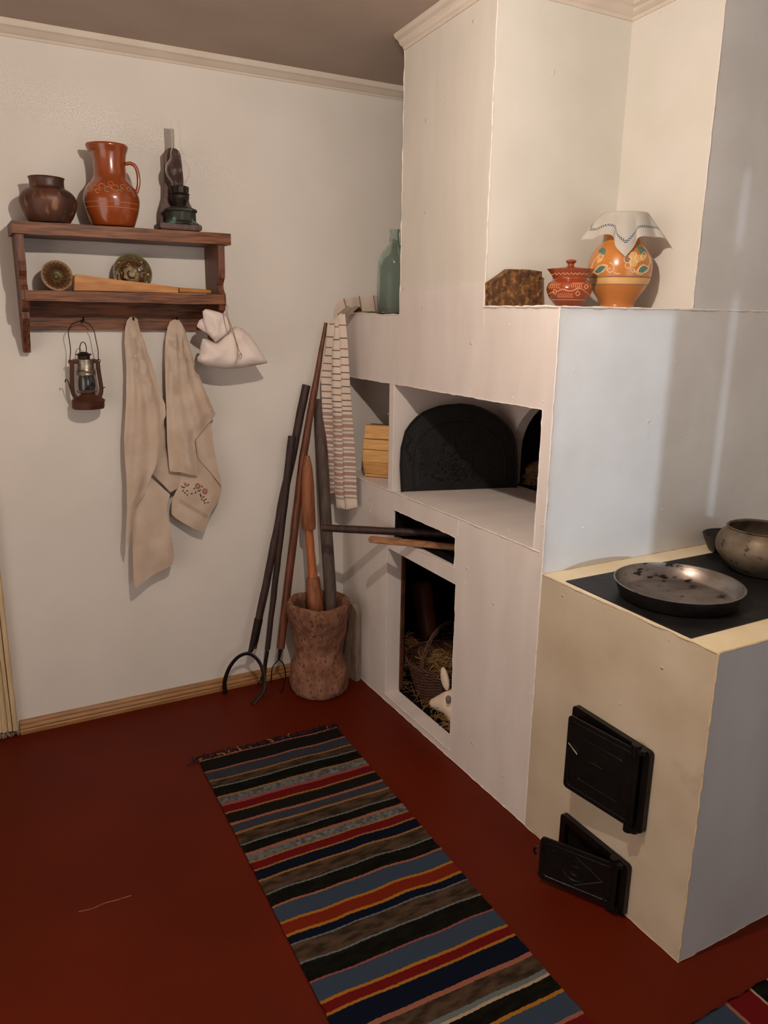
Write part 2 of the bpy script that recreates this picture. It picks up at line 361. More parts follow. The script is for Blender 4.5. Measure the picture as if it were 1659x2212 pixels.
# a long scratch worn through the floor paint
bm = B(); pts = [onZ(u, v, .0004) for u, v in ((170,1969), (200,1962), (228,1950), (252,1944), (283,1934))]
tube(bm, [p+Vector((0, 0, -.0003)) for p in spline(pts, 4)], .0016, 5, flat=(1, .5))
struct('trim_4', bm, mat('worn_floor_scratch', '#8A5038', '#6E3520', rough=.6, nscale=60), label='pale scratch in the floor paint')

# cornices
cp = [(0,0), (-.004,-.0), (-.008,.010), (-.020,.016), (-.026,.028), (-.040,.034), (-.044,.044), (-.044,.060), (0,.060)]
bm = B(); prism(bm, [(XL, y, ZC-.041+z*.72) for y, z in cp], (.45-XL, 0, 0)); struct('trim_2', bm, M['cornice'], smooth=True, label='plaster cornice along the shelf wall')
CK, CY = -.478, -1.004        # chimney left edge, chimney/niche edge
bm = B(); rings = []
path = [(0, CK), (0, CY), (.519, CY), (.519, -1.355), (1.36, -1.355)]
for i, (x, y) in enumerate(path):
    nx, ny = [(1, 0), (1, -.0), (1, 1), (1, 1), (0, 1)][i]
    if i == 1: nx, ny = 1, 1
    if i == 2: nx, ny = 1, 1
    base = ceil_z(y)-.043
    rings.append([bm.verts.new((x+(d*nx if i != 0 else d), y+(d*ny if i not in (0,) else 0), base+z*.9)) for d, z in cp])
for a, b in zip(rings, rings[1:]):
    for j in range(len(cp)-1): bm.faces.new((a[j], a[j+1], b[j+1], b[j]))
bm.faces.new(rings[0])
struct('trim_3', bm, M['cornice'], smooth=True, label='plaster cornice around the chimney')

# ------------------------------------------------------------------ masonry oven
XD = 1.358; YO = -1.355; HZ = .921; OT = 1.338
oven = empty('masonry_oven', (0, -.68, 0), 'big whitewashed masonry oven with arched mouth, niches and chimney in the corner', 'oven')
bm = B()
def ob(x0, x1, y0, y1, z0, z1, mi=0): box(bm, x0, x1, y0, y1, z0, z1, mi)
E = .0005
ob(0, XD, CY, -E, OT, OZ); ob(0, XD, YO, CY, OT, LZ)                       # slab above the openings
ob(0, .50, -.446, -.41, HZ-.003, OT)                                       # mullion
ob(.36, .50, -.41, -E, HZ-.003, OT)                                        # back of small niche
ob(0, .50, YO, -1.311, HZ, OT)                                             # right jamb
ob(.5, XD, -.446, -E, HZ, OT); ob(.5, XD, YO, -1.311, HZ, OT)
ob(0, .07, -.415, -E, 0, .918); ob(.07, .5, -.415, -E, .85, .918)           # wall under small niche
ob(0, .07, YO, -.911, 0, HZ); ob(.07, XD, YO, -.911, .75, HZ)
ob(0, XD, -.911, -.415, .849, HZ)                                          # hearth slab
ob(0, .07, -.462, -.415, .738, .849); ob(.07, XD, -.462, -E, .738, .849)
ob(0, XD, -.911, -.415, .680, .738); ob(.07, XD, -.415, -E, .68, .738); ob(.07, XD, YO, -.911, .68, .75)
ob(0, .065, -.911, -.415, 0, .031)                                         # sill
ob(0, .07, -.911, -.896, .738, .849)
for f in bm.faces:
    if f.normal.y < -.5 and f.calc_center_median().y < YO+.001: f.material_index = 1
    c = f.calc_center_median()
rn = random.Random(9)
drips = [(720+x/2.91, 480+y/2.91) for x, y in ((230,975), (430,1015), (573,1030), (755,1050), (860,1062), (948,1083), (1128,1105), (1320,1125), (515,445), (785,405), (232,1815), (1065,900), (700,690), (990,1190), (345,1205), (1180,2080), (1100,1940))]
drips += [(1005,1378), (1006,1260), (1145,1500), (1040,1700), (930,850), (1000,1330), (1090,1560), (1120,1260), (870,720), (1010,760), (1100,700)]
for u, v in drips:
    p = onX(u, v, -.0005)
    if 1.30 < p.z < 1.345 and p.y > -1.311: p.z = 1.346
    r = rn.uniform(.0018, .0034); ell(bm, p, (r*.9, r, r*rn.uniform(1, 2)), sub=1)
for u, v in ((1188,1099), (1205,1190), (1260,1140), (1345,1165), (1240,800), (1460,780), (1470,940), (1430,1100), (1235,1210)):
    p = onY(u, v, YO-.0005); r = rn.uniform(.0015, .0028); ell(bm, p, (r, r*.9, r*1.4), sub=1, mi=1)
body = obj('body', bm, [M['oven'], M['oven_side']], oven, smooth=False)
# back wall of the hearth with arched mouth
bm = B(); ya, yb, zt = -.545, -1.20, 1.31
arch = [(ya, HZ)]+[(((ya+yb)/2)+(ya-yb)/2*math.cos(t), 1.06+(zt-1.06)*math.sin(t)) for t in [PI*k/20 for k in range(21)]]+[(yb, HZ)]
outer = [(-.446, HZ), (-.446, OT), (-1.311, OT), (-1.311, HZ)]
prism(bm, [(.50, y, z) for y, z in (outer+arch[::-1])], (.05, 0, 0))
obj('mouth_wall', bm, M['oven'], oven, smooth=False)
bm = B()  # near-black boxes lining the mouth, the slot and the low niche
ob(.551, XD-.01, ya+.0, ya+.02, HZ, OT-.002); ob(.551, XD-.01, yb-.02, yb, HZ, OT-.002); ob(XD-.02, XD-.01, yb, ya, HZ, OT-.002)
ob(.551, XD-.02, yb, ya, OT-.006, OT-.002)
ob(.52, XD-.02, yb, ya, HZ+.0002, HZ+.002)
ob(.006, .076, -.464, -.4621, .7385, .8485)
ob(.075, XD-.01, -.911, -.909, .74, .847); ob(.075, XD-.01, -.464, -.462, .74, .847); ob(.02, XD-.01, -.908, -.465, .7385, .7405); ob(XD-.02, XD-.012, -.908, -.465, .74, .847)
ob(.02, XD-.01, -.893, -.465, .8465, .8485)
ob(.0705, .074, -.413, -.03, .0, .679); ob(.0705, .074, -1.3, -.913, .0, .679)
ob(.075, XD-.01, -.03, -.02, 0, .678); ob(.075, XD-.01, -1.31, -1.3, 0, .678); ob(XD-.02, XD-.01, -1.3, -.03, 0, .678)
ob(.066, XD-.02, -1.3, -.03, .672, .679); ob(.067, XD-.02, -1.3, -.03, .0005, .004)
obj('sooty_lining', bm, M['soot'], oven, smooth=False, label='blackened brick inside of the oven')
bm = B(); box(bm, .066, .080, -.427, -.4155, .04, .676); obj('hinge_strip', bm, M['rust'], oven, smooth=False, label='rusty iron strip inside the low niche')
# chimney
bm = B()
ob(0, XD, CY, CK, OZ-.001, ceil_z(CY)-.002)
ob(.519, XD, YO, CY, LZ-.001, ceil_z(YO)-.002)
for f in bm.faces:
    c = f.calc_center_median()
    if f.normal.y < -.5 and c.y < YO+.002: f.material_index = 2
    elif f.normal.y < -.5 or (f.normal.x < -.5 and c.x > .5): f.material_index = 1
obj('chimney', bm, [M['chimney'], M['cream'], M['oven_side']], oven, smooth=False, label='white chimney breast rising to the ceiling')
# raised seam where the tiles of the base end, a touch proud of the chimney
bm = B(); q = [bm.verts.new(p) for p in ((-.004, CK, 1.675), (-.004, CY, 1.692), (-.0004, CY, 1.56), (-.0004, CK, 1.56), (.001, CK, 1.677), (.001, CY, 1.694), (.001, CY, 1.56), (.001, CK, 1.56))]
for f in ((0,1,2,3), (4,5,1,0), (0,3,7,4), (1,5,6,2), (7,6,5,4), (3,2,6,7)): bm.faces.new([q[i] for i in f])
obj('plaster_patch', bm, M['oven'], oven, smooth=False)
# beads of limewash on the edges
def bead(bm, a, b, r=.0035, seed=0):
    a = Vector(a); b = Vector(b); n = max(4, int((b-a).length/.018)); pts = []; rad = []
    for i in range(n+1):
        p = a.lerp(b, i/n); pts.append(p+Vector((nz(p, 30, seed), nz(p, 30, seed+3), nz(p, 30, seed+5)))*.0025); rad.append(r*.6*(1+.8*nz(p, 50, seed+9)))
    tube(bm, pts, rad, 6)
bm = B()
bead(bm, (0, YO, .856), (0, YO, LZ), .004); bead(bm, (0, CY, LZ), (0, CY, 2.5), .004, 2); bead(bm, (.519, YO, LZ), (.519, YO, 2.55), .003, 4)
bead(bm, (0, YO, LZ), (0, CY, LZ), .006, 5); bead(bm, (0, YO, LZ), (XD, YO, LZ), .005, 6); bead(bm, (0, -.02, OZ), (0, CK, OZ), .004, 7)
bead(bm, (0, CK, OZ), (0, CK, 2.47), .003, 8)
bead(bm, (0, -1.311, OT), (0, 0, OT), .0028, 9); bead(bm, (0, -.415, HZ), (0, -1.34, HZ), .004, 10); bead(bm, (0, -1.311, OT), (0, -1.311, HZ), .003, 11)
bead(bm, (0, -.03, .918), (0, -.44, .918), .004, 12); bead(bm, (0, -.446, OT), (0, -.446, HZ), .003, 13)
bead(bm, (0, -.462, .738), (0, -.896, .738), .003, 14); bead(bm, (0, -.896, .738), (0, -.896, .849), .0025, 15)
bead(bm, (0, -.462, .849), (0, -.896, .849), .0022, 19)
bead(bm, (0, -.415, .031), (0, -.911, .031), .004, 16); bead(bm, (0, -.911, .031), (0, -.911, .68), .0022, 17)
bead(bm, (0, YO, 0), (0, YO, .856), .004, 18); bead(bm, (0, -.415, .031), (0, -.415, .68), .0022, 21)
bead(bm, (0, -.462, .74), (0, -.462, HZ), .0018, 22); bead(bm, (0, -.911, .86), (0, -.911, HZ), .0018, 23)
bead(bm, (0, -.02, .002), (0, YO, .002), .0025, 24)
obj('edge_ridges', bm, M['bead'], oven, label='rough raised ridges of limewash along the edges')

# iron oven door leaning in the opening
d0 = onZ(868, 1062, HZ+.001); d1 = onZ(1112, 1053, HZ+.001); dx = (d1-d0).normalized(); dn = Vector((dx.y, -dx.x, .09)).normalized()
if dn.y > 0: dn = -dn; dn.z = abs(dn.z)
dn = Vector((dn.x, dn.y, .05)).normalized()
dpx = [(868,1062),(865,1005),(867,968),(876,932),(887,916),(900,902),(914,892),(930,885),(948,879),(967,876),(994,874),(1021,877),(1040,883),(1057,891),(1071,899),(1084,909),(1094,919),(1102,930),(1109,945),(1113,961),(1116,1005),(1114,1053)]
dd = empty('iron_shutter', (d0+d1)/2, 'black cast iron arched oven door leaning inside the oven opening', 'oven door')
poly = [onP(u, v, d0, dn) for u, v in dpx]
bm = B(); prism(bm, poly, -dn*.010); obj('door_plate', bm, M['iron'], dd, smooth=False)
bm = B(); cen = sum(poly, Vector())/len(poly)
tube(bm, [p+dn*.002 for p in poly], .005, 6)
inner = [d0.lerp(d1, .5)+(p-d0.lerp(d1, .5))*.80 for p in poly]
tube(bm, [p+dn*.001 for p in inner], .0028, 6); obj('rim', bm, M['iron'], dd)
bm = B(); tube(bm, [onP(919, 966, d0+dn*.02, dn), onP(921, 1019, d0+dn*.02, dn)], .004, 8)
for v in (966, 1019): tube(bm, [onP(920, v, d0+dn*.022, dn), onP(920, v, d0-dn*.001, dn)], .004, 8)
obj('handle', bm, M['iron'], dd)
bm = B(); random.seed(3)
for i in range(230):
    u = random.gauss(985, 28); v = 1040-abs(random.gauss(0, 1))*38
    if v < 955 or abs(u-985) > 70*(1-(1050-v)/130)+8: continue
    r = random.uniform(.002, .0055); p = onP(u, v, d0, dn); ell(bm, p, (r, r, r), sub=1)
obj('relief_flower', bm, M['iron_gloss'], dd, label='cast flower relief'); bm = B()
for i in range(26):
    t = i/25; u = 882+5*math.sin(t*9); v = 940+t*55; p = onP(u, v, d0, dn); r = .003+.002*math.sin(t*20)**2; ell(bm, p, (r, r, r), sub=1)
obj('relief_border', bm, M['iron_gloss'], dd)
for v0 in (968, 1010):
    bm = B()
    for i in range(8): p = onP(909+random.gauss(0, 3), v0+random.gauss(0, 6), d0, dn); ell(bm, p, (.003,)*3, sub=1)
    obj('rosette', bm, M['iron_gloss'], dd)

# firewood and straw in the oven mouth
f0 = onZ(1142, 1053, HZ+.003)
def straw(bm, c, sx, sy, sz, n, ln=.09, seed=1, rad=.0012, flat=.5):
    rn = random.Random(seed)
    for _ in range(n):
        p = Vector(c)+Vector((rn.uniform(-sx, sx), rn.uniform(-sy, sy), rn.uniform(0, sz)))
        a = rn.uniform(0, 2*PI); el = rn.gauss(0, .35)*flat*2; l = ln*rn.uniform(.4, 1)
        d = Vector((math.cos(a)*math.cos(el), math.sin(a)*math.cos(el), math.sin(el)))*l/2
        q0, q1 = p-d, p+d; q0.z = max(q0.z, c[2]+.001); q1.z = max(q1.z, c[2]+.001)
        tube(bm, [q0, (q0+q1)/2+Vector((rn.uniform(-.008,.008), rn.uniform(-.008,.008), rn.uniform(0,.006))), q1], rad, 3, cap=False)
bm = B(); a = Vector((.60, -.66, HZ+.085)); tube(bm, [a+Vector((-.03, .075, -.035)), a, a+Vector((.05, -.26, .045))], [.036, .046, .05], 12); jitter(bm, .012, 18)
o = obj('firewood_log', bm, M['log']); mark(o, 'brown log lying above straw inside the oven mouth', 'firewood')
bm = B(); straw(bm, (.585, -.70, HZ+.003), .045, .13, .06, 420, .07, 5)
o = obj('hearth_straw', bm, M['straw']); mark(o, 'tuft of brown straw on the hearth beside the iron oven door', 'straw', kind='stuff')

# poles sticking out of the slot
def pole(name, pts, rad, m, label, cat='pole', seg=10, jit=.003):
    bm = B(); n = 14; P = []; R = []
    pts = [Vector(p) for p in pts]
    for i in range(n+1):
        t = i/n*(len(pts)-1); j = min(int(t), len(pts)-2); P.append(pts[j].lerp(pts[j+1], t-j)); R.append(rad[j]+(rad[j+1]-rad[j])*(t-j))
    tube(bm, P, R, seg); jitter(bm, jit, 14, len(name)); o = obj(name, bm, m); mark(o, label, cat); return o
a = onY(697, 1140, -.30); e = Vector((0, -.498, .769))
t = (e-a).normalized(); e2 = a+t*.62
o = pole('pole', [a, e2], [.015, .0165], M['dark_wood'], 'dark round pole with a peeled pale end sticking out of the oven slot', jit=.003)
bm = B(); tube(bm, [a-t*.004, a+t*.012], [.010, .0155], 10); jitter(bm, .003, 30); o2 = obj('peeled_end', bm, M['pestle'], o, label='pale peeled end of the pole')
a = onY(797, 1165, -.51); e = Vector((0, -.639, .758)); t = (e-a).normalized(); s = Vector((t.y, -t.x, 0))
e2 = a+t*.42; bm = B()
for s_ in (1,):
    q = [a-s*.012+Vector((0,0,-.0115)), a+s*.012+Vector((0,0,-.0115)), a+s*.012+Vector((0,0,.0115)), a-s*.012+Vector((0,0,.0115))]
    prism(bm, q, e2-a)
bevel(bm, .004); o = obj('wooden_bar', bm, M['bar'], smooth=True); mark(o, 'squared brown wooden bar sticking out of the slot, below the round pole', 'pole')

# slatted box in the small niche
ax = Vector((.70, -.714, 0)).normalized(); pv = Vector((-ax.y, ax.x, 0))
if pv.y > 0: pv = -pv
e0 = Vector((.058, -.125, .918)); bx = empty('slatted_box', e0, 'small pale pine box of nailed slats in the narrow niche of the oven', 'box')
prof = [(-.040,.002), (.030,.002), (.034,.014), (.062,.070), (.062,.125), (.048,.168), (.030,.222), (.012,.225), (-.040,.225)]
segs = [(1,2), (2,3), (3,4), (4,5), (5,6), (6,7)]
bm = B(); prism(bm, [e0+pv*a_+Vector((0,0,b_)) for a_, b_ in [(-.045,.004),(.028,.004),(.056,.07),(.056,.125),(.043,.168),(.026,.220),(-.045,.220)]], ax*.13)
obj('core', bm, M['dark_wood'], bx, smooth=False)
for i, j in segs:
    (a1, b1), (a2, b2) = prof[i], prof[j]
    n2 = Vector((b2-b1, -(a2-a1))).normalized()*.006; g = .03
    pa = (a1+(a2-a1)*g, b1+(b2-b1)*g); pb = (a2-(a2-a1)*g, b2-(b2-b1)*g)
    q = [e0+pv*x+Vector((0,0,z)) for x, z in (pa, pb, (pb[0]-n2.x, pb[1]-n2.y), (pa[0]-n2.x, pa[1]-n2.y))]
    bm = B(); prism(bm, [p-ax*.004 for p in q], ax*.138); bevel(bm, .0012, 1); obj('slat', bm, M['box_wood'], bx, smooth=False)

# ------------------------------------------------------------------ lower niche: straw, basket, toy animal, clay bottle
bm = B(); straw(bm, (.34, -.55, .006), .24, .40, .05, 900, .12, 11, .0013); straw(bm, (.13, -.78, .006), .05, .12, .03, 200, .08, 12, .0011); straw(bm, (.42, -.25, .01), .2, .2, .16, 500, .12, 14, .0013)
o = obj('bedding_straw', bm, M['straw']); mark(o, 'loose dry straw spread inside the low oven niche', 'straw', kind='stuff')
bc = Vector((.242, -.495, .012)); bk = empty('wicker_basket', bc, 'brown wicker basket with hoop handle standing in the low oven niche', 'basket')
bm = B(); prof = []
nr = 22
for j in range(nr*4+1):
    t = j/(nr*4); prof.append((.112+.05*t+.0022*math.sin(2*PI*j/4), .165*t))
def wv(a, j, r, h): return .022*math.sin(a*14+(j//4)*PI)
lathe(bm, [(.02, 0)]+prof+[(.157, .170), (.150, .155), (.105, .01), (.02, .008)], bc, 84, wv); obj('body', bm, M['wicker'], bk)
bm = B()
for q in range(3):
    pts = [bc+Vector(((.160+.006*math.sin(t*9+q*2.1))*math.cos(t), (.160+.006*math.sin(t*9+q*2.1))*math.sin(t), (.171)+.006*math.cos(t*9+q*2.1))) for t in [2*PI*k/90 for k in range(91)]]
    tube(bm, pts, .004, 5)
obj('rim', bm, M['wicker'], bk)
bm = B(); hd = Vector((.93, .36, 0)).normalized(); sd_ = Vector((-hd.y, hd.x, 0))
for q in range(3):
    pts = []
    for k in range(41):
        t = PI*k/40; w = t*7+q*2*PI/3
        pts.append(bc+Vector((0,0,.165))+hd*(-.157*math.cos(t))+Vector((0,0,.155*math.sin(t)))+sd_*.006*math.cos(w)+Vector((0,0,.006*math.sin(w))))
    tube(bm, pts, .0045, 5)
obj('handle', bm, M['wicker'], bk)
bm = B(); straw(bm, (bc.x-.01, bc.y-.05, .150), .10, .085, .07, 420, .10, 21, .0012)
o = obj('basket_straw', bm, M['straw']); mark(o, 'pale straw heaped in the wicker basket', 'straw', kind='stuff')

# white toy animal: one remeshed body
sn = onX(934, 1516, .135); rt = Vector((.18, -.98, 0)).normalized()
toy = empty('toy_animal', Vector((sn.x, sn.y-.15, .005)), 'white toy animal with pink snout lying beside the wicker basket', 'toy')
bm = B(); hc = sn+rt*.075+Vector((0, 0, .030))
for k in range(7):
    t = k/6; r = .026+.036*t; ell(bm, sn+rt*(.018+.085*t)+Vector((.02*t,0,.034*t)), (r, r, r*.95), sub=2)
ell(bm, hc+rt*.10+Vector((.03,0,-.02)), (.08, .13, .085), sub=3); ell(bm, hc+rt*.05+Vector((.01,0,-.01)), (.05,.06,.05), sub=2)
for sx in (-.03, .06): ell(bm, hc+rt*.14+Vector((sx,0,-.07)), (.02,.03,.03), sub=2)
o = obj('body', bm, M['lamb'], toy); md = o.modifiers.new('r', 'REMESH'); md.mode = 'VOXEL'; md.voxel_size = .006; md.use_smooth_shade = True
md = o.modifiers.new('s', 'SMOOTH'); md.iterations = 6
bm = B(); ell(bm, sn+rt*.006, (.018, .012, .019), sub=3); obj('snout', bm, M['pink'], toy, label='pink snout')
for (u, v), (du, dv) in (((964, 1465), (16, 22)),):
    c = onX(961, 1466, .15); bm = B(); R_ = Matrix.Rotation(-.45, 3, 'X'); ell(bm, c, (.014, .024, .048), R_, sub=3); obj('ear', bm, M['lamb'], toy)
    bm = B(); ell(bm, c+Vector((-.006, .002, 0)), (.006, .013, .032), R_, sub=3); obj('ear', bm, M['pink'], toy, label='pink inside of the ear')
c = onX(965, 1512, .110); bm = B(); ell(bm, c+Vector((.008,0,0)), (.012, .013, .018), sub=2); obj('eye_patch', bm, M['grey_spot'], toy, label='grey eye patch')

# dim clay bottle behind the basket
a = onX(908, 1252, .34); b = onX(930, 1385, .34); axn = (a-b).normalized(); rot = axn.to_track_quat('Z', 'Y').to_matrix(); L_ = (a-b).length
b2 = Vector((b.x, b.y, max(b.z, .03)))
bm = B(); lathe(bm, sprof([(.02,0), (.040,.01), (.043,.06), (.046,L_*.5), (.052,L_*.85), (.046,L_*.96), (.02,L_)]), b2, 28, axis=rot)
o = obj('clay_jug', bm, M['dull_clay']); mark(o, 'tall dull red clay jug leaning in the dark behind the basket', 'jug')
bm = B(); c = onX(905, 1392, .33); lathe(bm, sprof([(.02,-.06), (.05,-.05), (.062,0), (.045,.04), (.02,.055), (.001,.058)]), c, 28)
o = obj('clay_pot', bm, M['dull_clay']); mark(o, 'small round brown clay pot between the basket and the tall jug', 'pot')

# ------------------------------------------------------------------ cooking range
RZt = .856; YR = -1.976
rg = empty('cooking_range', (.3, -1.66, 0), 'beige masonry cooking range with black hotplate and two iron doors', 'stove')
bm = B()
box(bm, 0, XD, YR, YO-.0005, 0, RZt)
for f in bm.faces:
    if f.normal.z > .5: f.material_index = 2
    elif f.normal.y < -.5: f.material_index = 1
for u, v in ((1302,1314), (1444,1383), (1168,1411), (1200,1350), (1340,1520), (1275,1600), (1440,1500)):
    r = rn.uniform(.0016, .0028); ell(bm, onX(u, v, -.0005), (r*.9, r, r*1.2), sub=1)
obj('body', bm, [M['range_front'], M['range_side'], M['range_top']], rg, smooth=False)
bm = B(); prism(bm, [(.020, -1.437, RZt-.002), (1.25, -1.437, RZt-.002), (1.25, -1.888, RZt-.002), (.012, -1.888, RZt-.002)], (0,0,.0045)); obj('hotplate', bm, M['plate'], rg, smooth=False, label='black cast iron hotplate')
bm = B(); bead(bm, (0, YR, 0), (0, YR, RZt), .0045, 31); bead(bm, (0, YR, RZt), (XD, YR, RZt), .004, 32); bead(bm, (0, YR, RZt), (0, YO, RZt), .003, 33)
bead(bm, (0, YO, RZt+.001), (XD, YO, RZt+.001), .0022, 34); bead(bm, (0, YR, .001), (0, YO, .001), .002, 35); bead(bm, (0, YR, .001), (XD, YR, .001), .0025, 36)
obj('edge_ridges', bm, M['bead_range'], rg, label='rough raised ridges of paint along the edges')

def rrect(y0, y1, z0, z1, r, x, n=5):
    pts = []
    for cy, cz, a0 in ((y1-r, z1-r, 0), (y0+r, z1-r, PI/2), (y0+r, z0+r, PI), (y1-r, z0+r, 1.5*PI)):
        for k in range(n+1): a_ = a0+PI/2*k/n; pts.append(Vector((x, cy+r*math.cos(a_), cz+r*math.sin(a_))))
    return pts
def iron_door(name, label, y0, y1, z0, z1, hy, w, th, zd0, zd1, fancy):
    """frame on the range front (x=0); the leaf hinges at hy and swings out by th"""
    t = empty(name, (0, (y0+y1)/2, z0), None, None); t.parent = rg; t.matrix_parent_inverse = parent_inv(rg)
    if label: t['label'] = label
    bm = B()
    o_ = rrect(y0, y1, z0, z1, .012, -.001); i_ = rrect(y0+.022, y1-.022, z0+.022, z1-.022, .008, -.001)
    n = len(o_); A_ = [bm.verts.new(p) for p in o_]; Bq = [bm.verts.new(p) for p in i_]
    A2 = [bm.verts.new(p+Vector((-.016,0,0))) for p in o_]; B2 = [bm.verts.new(p+Vector((-.016,0,0))) for p in i_]
    for k in range(n):
        k2 = (k+1) % n
        bm.faces.new((A2[k], A2[k2], B2[k2], B2[k])); bm.faces.new((A_[k], A_[k2], A2[k2], A2[k])); bm.faces.new((Bq[k], B2[k], B2[k2], Bq[k2]))
    obj('frame', bm, M['iron_gloss'], t)
    bm = B(); prism(bm, [p for p in rrect(y0+.018, y1-.018, z0+.018, z1-.018, .008, -.002)], (.001, 0, 0)); obj('firebox', bm, M['soot'], t)
    R_ = Matrix.Rotation(th, 3, 'Z'); hp = Vector((-.020, hy, 0))
    def lf(y, z, d=0):      # leaf coordinates: y along leaf from the hinge, d outward
        return hp + R_.inverted() @ Vector((-d, y, z)) if False else hp + Vector((-y*math.sin(th)-d*math.cos(th), y*math.cos(th)-d*math.sin(th), z))
    bm = B(); q = rrect(0, w, zd0, zd1, .012, 0)
    prism(bm, [lf(p.y, p.z) for p in q], lf(0,0,.007)-lf(0,0,0)); leaf = obj('leaf', bm, M['iron_gloss'], t, smooth=False)
    bm = B()
    q = rrect(.014, w-.014, zd0+.014, zd1-.014, .01, 0); tube(bm, [lf(p.y, p.z, .007) for p in q]+[lf(q[0].y, q[0].z, .007)], .0018, 5)
    if fancy:
        cy, cz = w*.52, (zd0+zd1)/2
        for r_ in (.014, .032): tube(bm, [lf(cy+r_*1.25*math.cos(a_), cz+r_*math.sin(a_), .007) for a_ in [2*PI*k/24 for k in range(25)]], .0022, 5)
        for s_ in (1, -1):
            for s2 in (1, -1): tube(bm, [lf(cy, cz+s_*.046, .007), lf(cy+s2*.078, cz, .007)], .0022, 5)
        for k in range(5):
            yy = .03+k*.012 if False else w*.12+k*.009
            tube(bm, [lf(yy, cz-.04, .007), lf(yy, cz+.04, .007)], .0012, 4)
        for yy, zz in ((.03, zd0+.02), (w-.04, zd1-.03), (w-.04, zd0+.045)): ell(bm, lf(yy, zz, .009), (.004,)*3, sub=1)
    else:
        q = rrect(.05, w-.05, zd0+.05, zd1-.05, .006, 0); tube(bm, [lf(p.y, p.z, .007) for p in q]+[lf(q[0].y, q[0].z, .007)], .0012, 4)
        tube(bm, [lf(w*.45, (zd0+zd1)/2+.008, .008), lf(w*.62, (zd0+zd1)/2+.008, .008)], .002, 4)
        ell(bm, lf(w-.045, (zd0+zd1)/2+.02, .010), (.005,)*3, sub=1)
    obj('relief', bm, M['iron_gloss'], leaf)
    if fancy:
        bm = B(); tube(bm, [lf(w+.004+.014*math.sin(a_), (zd0+zd1)/2+.014+.016*math.cos(a_), .004) for a_ in [PI*k/12 for k in range(13)]], .0035, 6)
        obj('handle', bm, M['iron_gloss'], leaf)
    else:
        bm = B(); tube(bm, [lf(w-.01, (zd0+zd1)/2+.03, .010), lf(w-.045, (zd0+zd1)/2+.012, .012)], .0022, 6); obj('latch', bm, M['tin'], leaf)
    for zz in (zd0-.002, zd1+.002):
        bm = B(); tube(bm, [hp+Vector((-.004, .014, zz-.013)), hp+Vector((-.004, .014, zz+.013))], .013, 14); tube(bm, [hp+Vector((0, .0, zz-.006)), hp+Vector((0, .0, zz+.006))], .016, 14); obj('hinge', bm, M['iron_gloss'], t)
    return t
iron_door('fire_door', 'large upper black iron door, slightly ajar', -1.832, -1.545, .286, .525, -1.806, .236, .125, .292, .518, False)
iron_door('ash_door', 'small lower black iron door with relief, standing open', -1.80, -1.532, .004, .165, -1.772, .222, .50, .018, .155, True)

# pan and pots on the range
zt_ = RZt+.0025
bm = B(); pc = Vector((.20, -1.68, zt_)); R0 = .17
prof = [(.001,0), (R0-.028,0), (R0-.018,.004), (R0-.002,.044), (R0,.046), (R0-.004,.0465), (R0-.020,.008), (R0-.03,.0035), (.001,.003)]
lathe(bm, prof, pc, 96, mis=[1,1,1,0,0,0,0,0])
o = obj('baking_pan', bm, [M['pan'], M['pan_out']], angle=60); mark(o, 'wide shallow round worn metal pan on the hotplate', 'pan')
pc = Vector((.605, -1.632, zt_)); k = 1.0
bm = B(); lathe(bm, sprof([(.001,0), (.06,0), (.085,.012), (.118,.050), (.128,.080), (.118,.112), (.100,.132)], 6)+[(.104,.137), (.098,.138)]+sprof([(.096,.132), (.112,.110), (.120,.08), (.11,.05), (.08,.02), (.001,.010)], 5), pc, 64)
jitter(bm, .003, 12); o = obj('cast_pot', bm, M['castpot'], angle=60); mark(o, 'round bellied grey brown cast pot at the back right of the hotplate', 'pot')
pc2 = Vector((.705, -1.452, zt_))
bm = B(); lathe(bm, [(.001,0), (.058,0), (.07,.012), (.088,.055), (.084,.055), (.066,.014), (.05,.004), (.001,.004)], pc2, 56)
o = obj('small_bowl', bm, M['pan_out'], angle=60); mark(o, 'small dark iron bowl peeking out behind the round cast pot', 'bowl')

# ------------------------------------------------------------------ things on the ledge
c0 = onY(1060, 657, -1.035)
pts = [onY(u, v, -1.035) for u, v in ((1060,657), (1060,611), (1101,581), (1141,583), (1172,587), (1172,659))]
pts[0].z = LZ+.001; pts[-1].z = LZ+.001
bm = B(); prism(bm, pts, (0, .028, 0)); bevel(bm, .002, 1); bmesh.ops.subdivide_edges(bm, edges=[e for e in bm.edges if e.calc_length() > .03], cuts=6, use_grid_fill=True); jitter(bm, .003, 30)
o = obj('brown_slab', bm, M['brick'], smooth=False); mark(o, 'mottled brown slab with a slanted corner behind the lidded pot', 'slab')

def curve_on_lathe(bm, c, prof, ang0, pts, rad, s, mi=0, off=0.0):
    """pts: (px right, px up) on the lathe surface seen around angle ang0"""
    def rr(h):
        for (r0, h0), (r1, h1) in zip(prof, prof[1:]):
            if h0 <= h <= h1 and h1 > h0: return r0+(r1-r0)*(h-h0)/(h1-h0)
        return prof[-1][0]
    P_ = []
    for x, y in pts:
        h = y*s; r = rr(h); a_ = math.asin(max(-.98, min(.98, x*s/r)))+ang0
        P_.append(Vector(c)+Vector(((r+off)*math.cos(a_), (r+off)*math.sin(a_), h)))
    tube(bm, P_, rad, 5, mi=mi)
def view_ang(c): d = CAM-Vector(c); return math.atan2(d.y, d.x)

